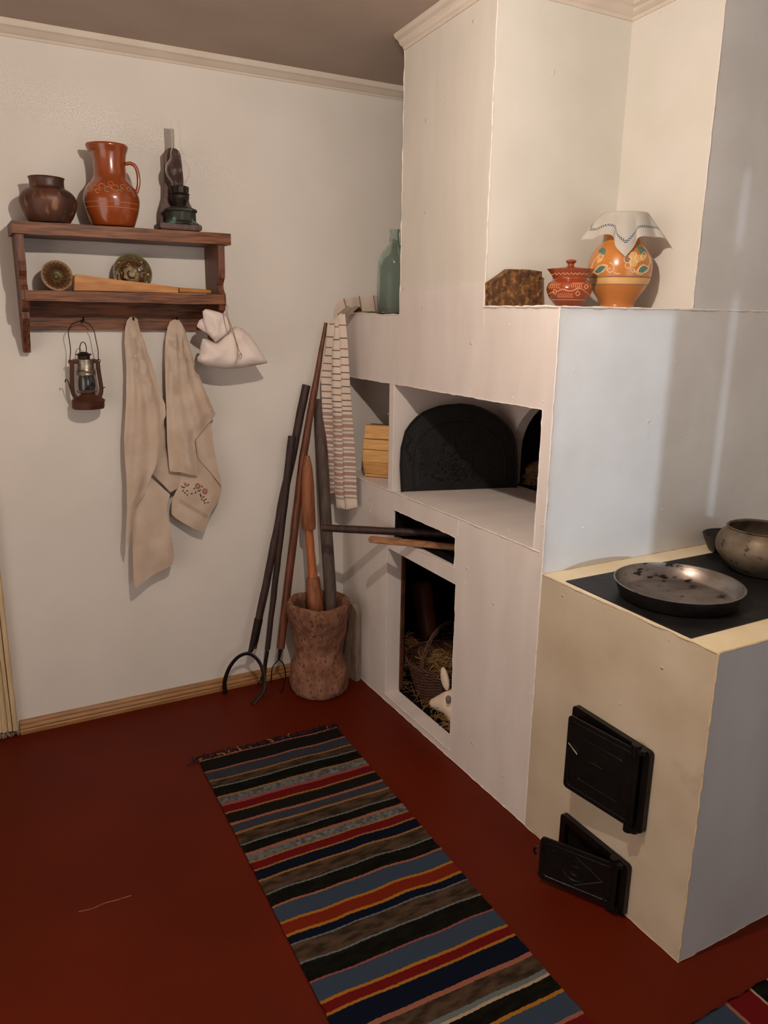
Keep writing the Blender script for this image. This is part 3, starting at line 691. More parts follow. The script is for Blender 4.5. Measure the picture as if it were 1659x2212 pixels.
# lidded pot
pcn = onX(1197, 661, .21); pcn = Vector((.205, -1.155, LZ+.001)); s = mpp(pcn)
va = view_ang(pcn)
pc = pcn
bp = [(23,0), (26,2), (40,18), (47,32), (48,40), (44,50), (38,56), (36,60), (40,68), (47,76), (49,79)]
P1 = [(r*s, h*s) for r, h in sprof(bp, 4)]
pot = empty('lidded_pot', pc, 'small round red-brown glazed pot with knobbed lid and slip scrolls', 'pot')
bm = B(); lathe(bm, P1+[(46*s, 78.5*s), (36*s, 62*s), (20*s, 30*s)], pc, 72, lambda a, j, r, h: .012*math.sin(a*18)*(1 if h > 76*s else 0)); obj('body', bm, M['pot'], pot)
bm = B(); lathe(bm, [(r*s, h*s) for r, h in sprof([(42,74), (40,77), (28,81), (14,84), (8,85), (7,90), (11,94), (10,97), (5,99), (.1,100)], 4)], pc, 48); obj('lid', bm, M['pot'], pot)
bm = B()
def pc_(pts, rad=.0012): curve_on_lathe(bm, pc, P1, va, [(p.x, p.y) for p in spline([(a, b, 0) for a, b in pts], 5)], rad, s, off=.0003)
pc_([(-44,26), (-36,30), (-26,31), (-14,36), (-2,33), (8,34), (18,39), (28,36), (36,30), (44,27)], .0013)
pc_([(-28,26), (-33,31), (-30,36), (-25,32), (-28,26)]); pc_([(18,23), (14,28), (18,33), (22,28), (18,23)]); pc_([(30,42), (34,47), (38,43), (34,38), (30,42)])
for x0 in range(-40, -16, 4): pc_([(x0, 38), (x0-3, 44), (x0+2, 48)], .0009)
for x0 in range(6, 28, 4): pc_([(x0, 40), (x0-2, 46), (x0+3, 50)], .0009)
for x0 in range(-20, 12, 4): pc_([(x0, 28), (x0-3, 23), (x0+1, 20)], .0008)
curve_on_lathe(bm, pc, P1, va, [(48*math.sin(t)*.82, 15.5) for t in [-1.4+2.8*k/24 for k in range(25)]], .0010, s)
curve_on_lathe(bm, pc, P1, va, [(t, 68+1.6*math.sin(t*.75)) for t in range(-38, 39)], .0011, s, off=.0006)
obj('slip_pattern', bm, M['terracotta_lt'], pot, label='cream trailed slip pattern')

# big jar under an embroidered napkin
jc = onX(1332, 662, .385); jc.z = LZ+.001; s = mpp(jc+Vector((0,0,.1))); va = view_ang(jc)
jp = [(36,0), (38,3), (36,8), (42,20), (56,40), (64,58), (67,74), (67,90), (62,110), (52,125), (43,134), (40,142), (40,160), (43,178), (47,192)]
P1 = [(r*s, h*s) for r, h in sprof(jp, 4)]
jar = empty('ceramic_jar', jc, 'large ochre glazed jar painted with scrolls, standing on the white ledge', 'jar')
mis = [1 if 50*s < (P1[i][1]+P1[i+1][1])/2 < 63*s else 0 for i in range(len(P1)-1)]
bm = B(); lathe(bm, P1+[(44*s, 191*s), (37*s, 170*s), (36*s, 150*s)], jc, 80, mis=mis+[0]*3); obj('body', bm, [M['jar'], M['jar_band']], jar)
def jcur(bm, pts, rad=.0014, mi=0): curve_on_lathe(bm, jc, P1, va, [(p.x, p.y) for p in spline([(a, b, 0) for a, b in pts], 5)], rad, s, mi=mi, off=.0002)
bm = B()
for h in (49, 64): curve_on_lathe(bm, jc, P1, va, [(64*math.sin(t), h) for t in [-1.5+3*k/30 for k in range(31)]], .0012, s, mi=1)
for dx_ in (-40, 0, 46):
    jcur(bm, [(dx_-14,72), (dx_-4,68), (dx_+6,76), (dx_+12,84), (dx_-2,86), (dx_-14,72)]) if dx_ != 0 else None
jcur(bm, [(-52,74), (-44,70), (-30,76), (-26,86), (-40,86), (-52,74)]); jcur(bm, [(36,72), (50,72), (58,80), (48,88), (40,84), (36,72)])
jcur(bm, [(-22,92), (-14,86), (-12,76), (-20,72), (-26,78), (-18,80)]); jcur(bm, [(-12,72), (-4,69), (2,70)])
jcur(bm, [(-58,80), (-56,92), (-48,104), (-40,112)]); jcur(bm, [(-46,92), (-38,98), (-36,108), (-44,104), (-46,92)])
for cx_, cy_, r_ in ((26,92,8), (14,98,7), (34,100,7), (24,106,7), (16,86,6)):
    jcur(bm, [(cx_+r_*math.cos(a_), cy_+r_*math.sin(a_)) for a_ in [2*PI*k/8 for k in range(9)]], .0013)
jcur(bm, [(20,82), (24,74), (28,72), (30,77), (25,79)]); jcur(bm, [(44,96), (50,104), (46,114), (40,106), (44,96)]); jcur(bm, [(56,84), (60,96), (54,108)])
obj('slip_scrolls', bm, [M['slip_cream2'], M['grey_spot']], jar, label='cream slip scrolls and rings')
def blob(bm, cx_, cy_, rx, ry, tilt, mi):
    n = 16
    def rr(h):
        for (r0, h0), (r1, h1) in zip(P1, P1[1:]):
            if h0 <= h <= h1 and h1 > h0: return r0+(r1-r0)*(h-h0)/(h1-h0)
        return P1[-1][0]
    vs = []
    for q in range(3):
        for k in range(n):
            a_ = 2*PI*k/n; f = [1, .66, .33][q]; x = f*rx*math.cos(a_); y = f*ry*math.sin(a_)*(1-.35*math.cos(a_))
            x, y = cx_+x*math.cos(tilt)-y*math.sin(tilt), cy_+x*math.sin(tilt)+y*math.cos(tilt)
            h = y*s; r = rr(h)+.0007; an = math.asin(max(-.98, min(.98, x*s/r)))+va
            vs.append(bm.verts.new(jc+Vector((r*math.cos(an), r*math.sin(an), h))))
    for q in range(2):
        for k in range(n): bm.faces.new((vs[q*n+k], vs[q*n+(k+1)%n], vs[(q+1)*n+(k+1)%n], vs[(q+1)*n+k])).material_index = mi
    bm.faces.new(vs[2*n:]).material_index = mi
bm = B()
blob(bm, -39, 79, 12, 6, .3, 0); blob(bm, 48, 79, 10, 7, .2, 0); blob(bm, -38, 116, 7, 8, .8, 0); blob(bm, 40, 118, 12, 6, 2.4, 0)
for cx_, cy_, r_, mi in ((26,92,7,1), (34,100,6,1), (24,106,6,1), (14,96,6,2), (46,104,5,1), (-41,98,4,1)): blob(bm, cx_, cy_, r_, r_, 0, mi)
o = obj('painted_leaves', bm, [M['slip_teal'], M['jar_band'], M['grey_spot']], jar, label='teal painted leaves and tan berries')

# napkin: a square of cloth laid over the mouth, one corner toward the viewer
top = jc+Vector((0, 0, 193*s+.002)); rt_ = 47*s+.002; hs = .122
bm = B(); n = 64; vs = {}
fx = va+.0
def nap(u, v):
    x = u*hs+.022; y = v*hs+.022; r = math.hypot(x, y); a_ = math.atan2(y, x)
    if r <= rt_: return Vector((x, y, .004*(1-r/rt_)))
    ex = r-rt_; fold = math.cos(4*a_)
    c_ = max(0, math.cos(a_-PI/4)); k = .58-.38*c_**1.5+.05*math.sin(9*a_+1)
    hr = rt_+ex*k; hz = -ex*math.sqrt(max(.05, 1-k*k))
    w = min(1, ex/.06); a2 = a_+.10*w*math.sin(8*a_)
    return Vector((hr*math.cos(a2), hr*math.sin(a2), hz+.004*math.sin(7*a_)*w))
for i in range(n+1):
    for j in range(n+1):
        u = -1+2*i/n; v = -1+2*j/n; p = nap(u, v); q = Matrix.Rotation(fx-PI/4+.12, 3, 'Z') @ p
        vs[i, j] = bm.verts.new(top+q)
for i in range(n):
    for j in range(n):
        f = bm.faces.new((vs[i,j], vs[i+1,j], vs[i+1,j+1], vs[i,j+1]))
        for c_, d_ in ((i, j), (j, i)):
            for base in (int(n*.12), int(n*.87)):
                zz = (d_//1) % 2
                if c_ == base+zz-(0 if zz == 0 else 1)*0 and int(n*.11) <= d_ <= int(n*.88): f.material_index = 1
bmesh.ops.solidify(bm, geom=bm.faces[:], thickness=.0014)
o = obj('napkin', bm, [M['napkin'], M['napkin_blue']], angle=80); mark(o, 'white napkin with blue zigzag border draped over the mouth of the jar', 'cloth')

# ------------------------------------------------------------------ bottle on the oven top
bc_ = Vector((onY(851, 600, -.128).x, -.128, OZ+.001)); s = mpp(bc_+Vector((0,0,.15)))
bm = B(); bpf = [(28,0), (34,4), (35,12), (35,100), (33,118), (25,134), (14,146), (10,152), (9.5,172), (11,174), (11,180), (8.5,180)]
inn = [(7.5,172), (8,152), (12,143), (23,131), (31,116), (33,100), (33,12), (28,6), (.1,5)]
lathe(bm, [(.0001, 0)]+[(r*s, h*s*.97) for r, h in sprof(bpf, 3)]+[(r*s, h*s*.97) for r, h in inn], bc_, 48); jitter(bm, .0015, 9)
o = obj('glass_bottle', bm, M['green_glass'], angle=60); mark(o, 'pale green glass bottle standing on top of the oven beside the chimney', 'bottle')

# striped towel over the oven corner
tw = empty('striped_towel', (-.03, -.05, OZ), 'white towel with thin red-brown stripes hanging over the oven corner', 'towel')
A_ = Vector((-.126, -.070, 0)); B_ = Vector((-.028, -.170, 0)); tdir = (B_-A_).normalized(); tn = Vector((tdir.y, -tdir.x, 0))
if tn.y > 0: tn = -tn
SUP = [703, 731, 754, 772, 789, 805, 819, 835, 850, 864.5, 877, 887]
STR = []
for i_, y_ in enumerate(SUP): STR.append((y_-1.3, y_+1.3, 2 if i_ % 2 else 1))
y_ = 895
while y_ < 1062:
    STR.append((y_, y_+1.8, 1)); STR.append((y_+2.7, y_+4.6, 1)); STR.append((y_+5.4, y_+7.2, 1)); STR.append((y_+12.4, y_+13.8, 2)); STR.append((y_+14.9, y_+15.8, 2)); y_ += 20.5
ZOF = lambda y: onP(755, y, A_, tn).z
STZ = [(ZOF(b_), ZOF(a_), m_) for a_, b_, m_ in STR]
def stripe_m(off):
    def f(p):
        for za, zb, m_ in STZ:
            if za+off < p.z < zb+off: return m_
        return 0
    return f
def cuts_for(off): return [z+off for za, zb, m_ in STZ for z in (za, zb)]
def towel_piece(name, px, depth, off, amp=.006, fr=60):
    pl = [onP(u, v, A_+tn*depth, tn) for u, v in px]
    def dsp(p, e): return amp*math.sin((p-A_).dot(tdir)*fr+p.z*3)*min(1, e/.012+.2)+.006*min(1, e/.01)
    bm = sheet(pl, dsp, A_+tn*depth, tn, cell=.010, thick=.0025, cuts=cuts_for(off), mfun=stripe_m(off))
    return obj(name, bm, [M['cloth_w'], M['cloth_red'], M['cloth_dk']], tw, angle=70)
towel_piece('fold', [(707,704), (728,684), (738,700), (733,760), (729,900), (726,1000), (723,1064), (710,1067), (705,1035), (699,931), (695,869), (693,817), (703,756)], .000, .004)
towel_piece('fold', [(724,690), (736,676), (744,684), (744,760), (746,900), (748,1000), (746,1100), (727,1097), (723,1060), (719,900), (716,840), (717,760)], .010, -.006)
towel_piece('fold', [(730,682), (745,678), (751,744), (757,848), (768,993), (771,1080), (772,1095), (748,1101), (742,1060), (739,900), (735,760)], .020, .001)
# the part lying on the oven top
bm = B(); n = 20; vv = {}
for i in range(n+1):
    for j in range(9):
        x = -.05+.24*i/n; y = -.155+.014*j+.0*(i)
        z = OZ+.008+.003*math.sin(i*.9)+.028*math.exp(-((i-2)/2.5)**2)*(.5+.5*math.sin(j*.9)) if x > -.0 else OZ+.012-.045*(-x)*2
        if x <= 0: z = OZ+.03-abs(x)*.75+.004*math.sin(j)
        if y > -.09: z += .0
        vv[i,j] = bm.verts.new((x, y, z))
for i in range(n):
    for j in range(8):
        f = bm.faces.new((vv[i,j], vv[i+1,j], vv[i+1,j+1], vv[i,j+1])); f.material_index = 1 if i % 5 == 4 and i > 1 else 0
bmesh.ops.solidify(bm, geom=bm.faces[:], thickness=.004)
obj('folded_end', bm, [M['cloth_w'], M['cloth_red']], tw, angle=70)
# edge standing up against the wall
bm = B()
pl = [onY(u, v, -.012) for u, v in ((722,690), (722,672), (730,655), (742,646), (770,642), (800,640), (815,638), (815,680), (760,680))]
bm = sheet(pl, lambda p, e: .004*math.sin(p.x*60), (0,-.012,0), (0,-1,0), cell=.012, thick=.002, mfun=lambda p: 0)
for f in bm.faces: f.material_index = 0
flap = obj('raised_edge', bm, [M['cloth_w']], tw)
bm = B()
for (u0, v0, u1, v1) in ((743,645,748,664), (776,639,781,670), (807,638,812,673)):
    bm = B(); a = onY(u0, v0, -.019); b = onY(u1, v1, -.019); tube(bm, [a, a.lerp(b, .5), b], .002, 5); obj('woven_stripe', bm, M['cloth_red'], flap)


# ------------------------------------------------------------------ wall shelf
SD = .185
sh_ = empty('wall_shelf', (-.89, 0, 1.44), 'dark brown two-tier wooden wall shelf with a hanging rail', 'shelf')
TZ0, TZ1 = 1.829, 1.867; MZ0, MZ1 = 1.621, 1.655
def board(name, x0, x1, z0, z1, y0, m='shelf', bv=.004):
    bm = B(); box(bm, x0, x1, y0, -.0015, z0, z1)
    bmesh.ops.subdivide_edges(bm, edges=[e for e in bm.edges if e.calc_length() > .3], cuts=24, use_grid_fill=True)
    bevel(bm, bv, 2) if False else None
    jitter(bm, .0022, 9, 4)
    for v in bm.verts: v.co.y = min(v.co.y, -.001)
    return obj(name, bm, M[m], sh_, smooth=False)
board('top_board', -1.254, -.540, TZ0, TZ1, -SD-.004)
board('shelf_board', -1.234, -.566, MZ0, MZ1, -SD+.010)
board('hanging_rail', -1.219, -.577, 1.524, MZ0-.001, -.020)
sp = [(0,TZ0-.001), (-.178,TZ0-.001), (-.178,1.745), (-.172,1.715), (-.156,1.700), (-.150,1.688), (-.156,1.672), (-.170,1.655), (-.172,1.625), (-.160,1.600), (-.125,1.585), (-.125,1.565), (-.112,1.545), (-.088,1.530), (-.080,1.515), (-.062,1.480), (-.045,1.452), (-.030,1.447), (0,1.452)]
for x0, x1 in ((-1.245, -1.2225), (-.584, -.561)):
    bm = B(); prism(bm, [(x0, min(y, -.001), z) for y, z in sp], (x1-x0, 0, 0)); obj('side_panel', bm, M['shelf_side'], sh_, smooth=False)
for u in (178, 285, 378, 470):
    p = onY(u, 694, -.02); bm = B(); tube(bm, [(p.x, -.015, p.z), (p.x, -.046, p.z+.004), (p.x, -.052, p.z+.014)], .0035, 8); obj('peg', bm, M['wire'], sh_)

# ------------------------------------------------------------------ things on the shelf top
ty = -.108
c = onY(108, 480, ty); c.z = TZ1+.004; s = mpp(c)
bm = B(); mp_ = [(36,0), (40,1), (50,18), (57,38), (57,50), (50,62), (40,69), (35,73), (35,88), (37,92), (35,92), (32,88), (31,74), (45,60), (51,44), (30,6), (.1,5)]
lathe(bm, [(.0001,0)]+[(r*s, h*s) for r, h in sprof(mp_, 4)], c, 64); jitter(bm, .003, 8)
o = obj('clay_pot', bm, M['darkclay'], angle=60); mark(o, 'squat dark brown clay pot at the left end of the shelf top', 'pot')

c = onY(245, 486, ty); c.z = TZ1+.004; s = mpp(c); va = view_ang(c)
jug = empty('clay_jug', c, 'tall orange-brown glazed clay jug with looped handle on the shelf top', 'jug')
jp = [(38,0), (43,2), (46,8), (53,28), (57,48), (57,60), (52,75), (43,88), (36,97), (33,108), (33,128), (35,145), (38,154), (40,160), (39,164)]
P1 = [(r*s, h*s) for r, h in sprof(jp, 4)]
bm = B(); lathe(bm, P1+[(r*s, h*s) for r, h in ((36,163), (33,150), (30,128), (30,108), (40,85), (52,60))], c, 72, lambda a, j, r, h: (.16*max(0, math.cos(a-va+.95+PI/2*.0)) if False else 0)+(.14*max(0, math.cos(a-(va-1.5)))**8 if h > 150*s else 0)); obj('body', bm, M['terracotta'], jug)
side = Vector((math.cos(va+PI/2), math.sin(va+PI/2), 0)); fw = Vector((math.cos(va), math.sin(va), 0))
bm = B(); tube(bm, [c+side*(x*s)+fw*.01+Vector((0,0,z*s)) for x, z in [(p.x, p.y) for p in spline([(33,128,0), (42,130,0), (52,125,0), (57,110,0), (57,90,0), (53,76,0), (50,70,0)], 6)]], .0075, 12, flat=(1, .8)); obj('handle', bm, M['terracotta'], jug)
bm = B()
def jc2(pts, rad=.0012, mi=0): curve_on_lathe(bm, c, P1, va, [(p.x, p.y) for p in spline([(a, b, 0) for a, b in pts], 4)], rad, s, mi=mi, off=-.0002)
for h in (36, 46): curve_on_lathe(bm, c, P1, va, [(53*math.sin(t), h) for t in [-1.45+2.9*k/24 for k in range(25)]], .0010, s, mi=0)
for cx_, cy_, r_ in ((-42,82,6), (-34,74,7), (-18,76,6), (-6,70,7), (8,74,7), (-26,66,5), (0,82,5), (24,78,5), (-44,70,5), (16,66,5), (36,74,5)):
    jc2([(cx_+r_*math.cos(a_), cy_+r_*.8*math.sin(a_)) for a_ in [5*k/6 for k in range(7)]], .0012)
for x0 in (-14, 14, 30): jc2([(x0, 66), (x0+6, 72), (x0+12, 70)], .002, 1)
obj('slip_pattern', bm, [M['slip_orange'], M['slip_green']], jug, label='faded orange and green slip pattern')

# wooden bracket with kerosene lamp
lx = onY(389, 490, -.13); z0 = TZ1+.004
br = empty('lamp_bracket', (lx.x, -.05, z0), 'brown wooden wall bracket with a rounded back board behind the oil lamp', 'bracket')
pl = [onY(u, v, -.072) for u, v in ((346,487), (346,452), (350,436), (355,420), (355,350), (354,330), (358,324), (364,320), (372,319), (380,321), (387,326), (391,334), (398,400), (410,440), (418,455), (418,487))]
for p in pl:
    if p.z < z0+.01: p.z = z0+.001
bm = B(); prism(bm, pl, (0, .012, 0)); obj('back_board', bm, M['bracket'], br, smooth=False)
p0 = onY(346, 490, -.17).x; p1 = onY(436, 490, -.17).x
bm = B(); box(bm, p0, p1, -.176, -.0725, z0+.0005, z0+.020); bevel(bm, .003, 2); obj('base_block', bm, M['bracket'], br)
lc = Vector((onY(391, 480, -.125).x, -.125, z0+.0205)); s = mpp(lc)
lm = empty('oil_lamp', lc, 'old oil lamp with clear glass chimney and green tarnished font', 'lamp')
bm = B(); lathe(bm, [(r*s, h*s) for r, h in ((.1,0), (37,0), (38,3), (33,6), (31,8), (31,25), (35,27), (34,31), (24,35), (14,38), (.1,38))], lc, 40, lambda a, j, r, h: .035*math.sin(a*9+j)); obj('font', bm, M['verdigris'], lm, angle=30, label='green tarnished metal font')
bm = B(); lathe(bm, [(r*s, h*s) for r, h in ((.1,37), (12,38), (14,44), (19,52), (20,58), (19,60), (21,62), (18,64), (19,76), (17,78), (.1,78))], lc, 32, lambda a, j, r, h: .05*math.sin(a*12) if j > 5 else 0); obj('burner', bm, M['brass_dk'], lm)
kn = lc+Vector((0,0,0)); bm = B(); tube(bm, [lc+Vector((.010, -.02, 50*s)), lc+Vector((.014, -.036, 50*s))], .006, 12); obj('wick_knob', bm, M['brass_dk'], lm)
gp = [(14,76), (15,84), (22,94), (25.5,106), (24,118), (17,128), (14,134), (14,140), (12,148), (9.5,158), (9.5,205)]
G = [(r*s, h*s) for r, h in sprof(gp, 4)]; th_ = .0011
bm = B(); lathe(bm, G+[(r-th_, h) for r, h in G[::-1]], lc+Vector((-.006,-.012,0)), 48, cap=False); 
bmesh.ops.remove_doubles(bm, verts=bm.verts[:], dist=1e-6); obj('glass_chimney', bm, M['glass'], lm, label='clear glass chimney')

# ------------------------------------------------------------------ things on the middle board
def mold(name, u, v, rpx, y, tilt, label, mats, petals, zc):
    c = onY(u, v, y); s = mpp(c); R_ = rpx*s
    A = Matrix.Rotation(PI/2-tilt, 3, 'X')     # local z -> toward -y, a little upward
    c.z = zc+R_*math.cos(tilt)+.001
    prof = [(.001,-.030), (.30*R_,-.034), (.5*R_,-.030), (.72*R_,-.014), (.95*R_,-.002), (1.0*R_,.0), (1.0*R_,.004), (.93*R_,.005), (.84*R_,-.003), (.76*R_,.0), (.66*R_,-.008), (.52*R_,-.014), (.44*R_,-.008), (.34*R_,-.018), (.24*R_,-.020), (.16*R_,-.010), (.08*R_,-.014), (.001,-.012)]
    def md(a, j, r, h): return (.045*math.sin(a*petals*1.6) if j in (8, 9, 10) else .09*math.cos(a*petals) if j in (11, 12, 13) else 0)
    bm = B(); lathe(bm, prof, c, 96, md, axis=A, mis=[0]*5+[1,1,1,0,2,0,0,2,2,0,2,2])
    o = obj(name, bm, mats, angle=50); mark(o, label, 'mould'); return o
mold('cake_mould', 124, 606, 32, -.105, .14, 'small round fluted brown ceramic mould at the left of the middle shelf', [M['mold_brown'], M['mold_rim'], M['mold_green']], 12, MZ1)
mold('cake_mould', 287, 600, 41, -.060, .14, 'larger round glossy fluted ceramic mould standing behind the wooden beater', [M['mold_brown'], M['mold_green'], M['mold_green']], 7, MZ1)
bt = empty('wooden_beater', onY(270, 630, -.12), 'long honey coloured wooden laundry beater lying on the middle shelf', 'beater')
yb_ = -.142
pl = [onY(u, v, yb_) for u, v in ((160,632), (161,595), (165,593), (200,597), (260,605), (330,613), (386,621), (386,635))]
for p in pl: p.z = max(p.z, MZ1+.002)
pl[0].z = MZ1+.002; pl[-1].z = MZ1+.002
bm = B(); prism(bm, pl, (0, .055, 0)); bevel(bm, .002, 1); obj('blade', bm, M['wood_lt'], bt, smooth=False)
a = onY(386, 629, yb_+.025); b = onY(455, 632, yb_+.025); a.z = max(a.z, MZ1+.0125); b.z = max(b.z, MZ1+.0105)
bm = B(); tube(bm, [a, a.lerp(b,.3), a.lerp(b,.8), b], [.0105, .0095, .0085, .006], 14); obj('handle', bm, M['wood_lt'], bt)

# ------------------------------------------------------------------ lantern hanging from the rail
def LN(x, y, d=-.062): return onY(120+x/10.53, 690+y/10.53, d)
lc = LN(700, 2020); s = mpp(lc)/10.53; ln = empty('hurricane_lantern', LN(740, 2020), 'small rusty hurricane lantern hanging by its wire bail under the shelf', 'lantern')
def LX(x): return LN(x, 1400).x
def LZ_(y): return LN(700, y).z
def drum(name, rows, m, par=ln, seg=40, mod=None, **k):
    """rows: (x centre, half width, y) in crop pixels, bottom to top"""
    bm = B(); rings = []
    for xc, hw, yy in rows:
        cc = LN(xc, yy); rings.append([bm.verts.new(cc+Vector((hw*s*(1+(mod(2*PI*q/seg) if mod else 0))*math.cos(2*PI*q/seg), hw*s*.92*math.sin(2*PI*q/seg), 0))) for q in range(seg)])
    for a_, b_ in zip(rings, rings[1:]):
        for q in range(seg): bm.faces.new((a_[q], a_[(q+1)%seg], b_[(q+1)%seg], b_[q]))
    bm.faces.new(rings[0]); bm.faces.new(rings[-1])
    return obj(name, bm, m, par, **k)
tank = drum('tank', [(748,330,2025), (745,348,2005), (748,348,1870), (752,362,1840), (750,300,1790), (742,180,1730), (735,130,1680)], M['rust'])
drum('fuel_cap', [(850,92,1755), (850,92,1728), (850,60,1712)], M['tin'], label='pale tin fuel cap') 
drum('burner_plate', [(712,120,1690), (712,215,1650), (714,230,1622), (712,200,1600)], M['tin'])
drum('globe', [(708,178,1600), (712,196,1520), (706,192,1400), (700,172,1290), (696,165,1262)], M['sooty_glass'], label='sooty dark glass globe')
drum('hood', [(694,205,1262), (694,208,1235), (690,196,1215), (690,204,1180), (688,186,1150), (684,178,1120), (680,176,950), (668,170,910), (650,140,895)], M['tin'], label='worn bright tin hood')
drum('cap', [(645,128,893), (642,130,820), (640,165,805), (638,180,790), (636,120,775), (632,80,745), (632,20,735)], M['brass_dk'], mod=lambda a_: .04*math.sin(10*a_))
bm = B(); tube(bm, [LN(x, y) for x, y in ((552,745), (552,620), (575,545), (622,508), (672,545), (698,620), (700,745))], 14*s*.8, 6); obj('lift_ring', bm, M['brass_dk'], ln)
for pts in (((520,960), (430,960), (375,985), (372,1100), (372,1350), (378,1560), (400,1680), (450,1760), (520,1830)), ((830,935), (905,950), (955,985), (975,1150), (1015,1400), (1038,1560), (1035,1660), (1010,1740), (960,1830))):
    bm = B(); tube(bm, spline([LN(x, y) for x, y in pts], 5), 48*s, 10, flat=(.6, 1)); obj('side_tube', bm, M['rust'], ln)
bm = B(); tube(bm, spline([LN(x, y, -.062+.006*math.sin(i)) for i, (x, y) in enumerate(((322,975), (326,900), (338,700), (318,500), (292,330), (310,200), (400,95), (540,46), (700,68), (820,175), (885,300), (925,500), (965,700), (972,860), (975,930)))], 4), 1.05*10*s, 6); obj('bail', bm, M['wire'], ln)
for x, y in ((328,965), (980,950)):
    bm = B(); tube(bm, [LN(x+34*math.cos(t), y+44*math.sin(t)) for t in [2*PI*q/14 for q in range(15)]], 10*s, 6); obj('ear_loop', bm, M['wire'], ln)
bm = B(); tube(bm, spline([LN(x, y, -.075) for x, y in ((350,1610), (322,1540), (300,1450), (270,1385), (228,1372), (218,1410), (240,1425))], 4), 11*s, 6); obj('lever', bm, M['wire'], ln)
bm = B(); tube(bm, [LN(1060,1590,-.07), LN(1095,1550,-.072), LN(1130,1548,-.072)], 11*s, 6); obj('catch', bm, M['wire'], ln)
bm = B(); tube(bm, [LN(880,1610), LN(885,1700)], 30*s, 8); obj('filler_neck', bm, M['tin'], ln)

# ------------------------------------------------------------------ towels and bag under the shelf
TILT = .062
def cl(px): return [(100+x/3.318, 650+y/3.318) for x, y in px]
def linen_piece(name, par, px, y, amp, seed, m, apex, k=14, bulge=.010, cell=.011, **kw):
    O_ = Vector((0, y, 1.53)); N_ = Vector((0, -1, TILT)).normalized()
    pl = [onP(u, v, O_, N_) for u, v in px]; A0 = onP(apex[0], apex[1], O_, N_)
    def dsp(p, e):
        dz = A0.z-p.z; a_ = math.atan2(p.x-A0.x, max(dz+.05, .01)); g = min(1, max(0, dz+.03)/.12)
        w_ = k*a_+seed+2.2*math.sin(dz*6+seed); rg_ = 1-2*abs(math.sin(w_/2))**.7
        return amp*(.55*math.sin(w_)+.75*rg_)*g*min(1, e/.03+.35)+bulge*min(1, e/.035)+.007*nz(p, 14, seed)
    bm = sheet(pl, dsp, O_, N_, cell=cell, thick=.0022)
    return obj(name, bm, m, par, angle=75, **kw)
t1 = empty('linen_towel', onY(290, 690, -.04), 'long plain beige linen towel hanging from the rail, left of the embroidered one', 'towel')
linen_piece('inner_fold', t1, cl([(760,900), (850,800), (845,900), (870,1000), (885,1080), (960,1230), (1000,1308), (950,1340), (890,1372), (830,1310), (760,1240), (700,1200)]), -.014, .004, 1, M['linen'], (287,690))
linen_piece('inner_fold', t1, cl([(640,1280), (700,1250), (757,1270), (830,1335), (889,1390), (878,1430), (860,1475), (866,1540), (885,1640), (905,1740), (918,1830), (905,1890), (830,1935), (760,1970), (700,2015), (640,2062), (628,2010), (622,1900), (618,1740), (612,1600)]), -.030, .006, 2, M['linen'], (287,690), k=34)
linen_piece('front_fold', t1, cl([(580,140), (600,116), (630,114), (655,130), (668,200), (690,270), (740,410), (790,560), (820,660), (850,740), (857,820), (830,890), (842,940), (845,1010), (815,1130), (785,1190), (755,1255), (742,1300), (700,1390), (640,1480), (622,1550), (606,1630), (604,1720), (592,1785), (578,1740), (566,1700), (578,1500), (574,1250), (562,1100), (558,960), (572,700), (574,500), (562,300), (566,190)]), -.048, .010, 3, M['linen'], (287,684), k=46, bulge=.014)
t2 = empty('embroidered_towel', onY(378, 695, -.04), 'beige linen towel with red flower embroidery hanging from the rail', 'towel')
bk_y = -.022
TILT = .050
back = linen_piece('inner_fold', t2, cl([(960,1000), (1065,960), (1175,880), (1186,960), (1200,1050), (1225,1160), (1250,1280), (1258,1340), (1240,1410), (1205,1480), (1190,1500), (1165,1560), (1150,1610), (1130,1660), (1060,1635), (980,1590), (930,1560), (900,1530), (898,1470), (905,1420), (925,1370), (950,1330), (960,1250)]), bk_y, .003, 5, M['linen'], (378,690), k=10, bulge=.008)
linen_piece('side_fold', t2, cl([(1020,950), (1100,900), (1180,860), (1200,1050), (1222,1150), (1248,1265), (1252,1325), (1225,1290), (1165,1215), (1086,1128), (1070,1010)]), -.036, .003, 6, M['linen'], (378,690), k=9, bulge=.006)
linen_piece('front_fold', t2, cl([(868,190), (885,150), (915,133), (950,138), (972,165), (1000,220), (1030,330), (1060,440), (1090,520), (1130,620), (1175,720), (1215,810), (1190,850), (1170,872), (1120,935), (1065,1000), (1070,1060), (1078,1130), (1086,1255), (1030,1245), (960,1228), (920,1228), (882,1220), (874,1120), (864,1000), (862,860), (858,700), (852,550), (850,400), (856,260)]), -.052, .010, 7, M['linen'], (379,688), k=42, bulge=.013)
from mathutils.bvhtree import BVHTree
EMB_BVH = BVHTree.FromPolygons([v.co[:] for v in back.data.vertices], [f.vertices[:] for f in back.data.polygons])
def emb(px, d=0):
    p = onP(380+px[0]/12.29, 980+px[1]/12.29, Vector((0, bk_y, 1.53)), Vector((0, -1, TILT)).normalized())
    bvh = EMB_BVH; d = (p-CAM).normalized(); h = bvh.ray_cast(CAM, d)
    return h[0]-d*.0012 if h[0] is not None and (h[0]-p).length < .06 else p
bm = B()
def stitch(x, y, a_, l, w, mi):
    c_ = emb((x, y)); sc = mpp(c_)/12.29; R_ = Matrix.Rotation(-a_, 3, 'Y'); ell(bm, c_, (l*sc, .0022, w*sc), R_, sub=1, mi=mi)
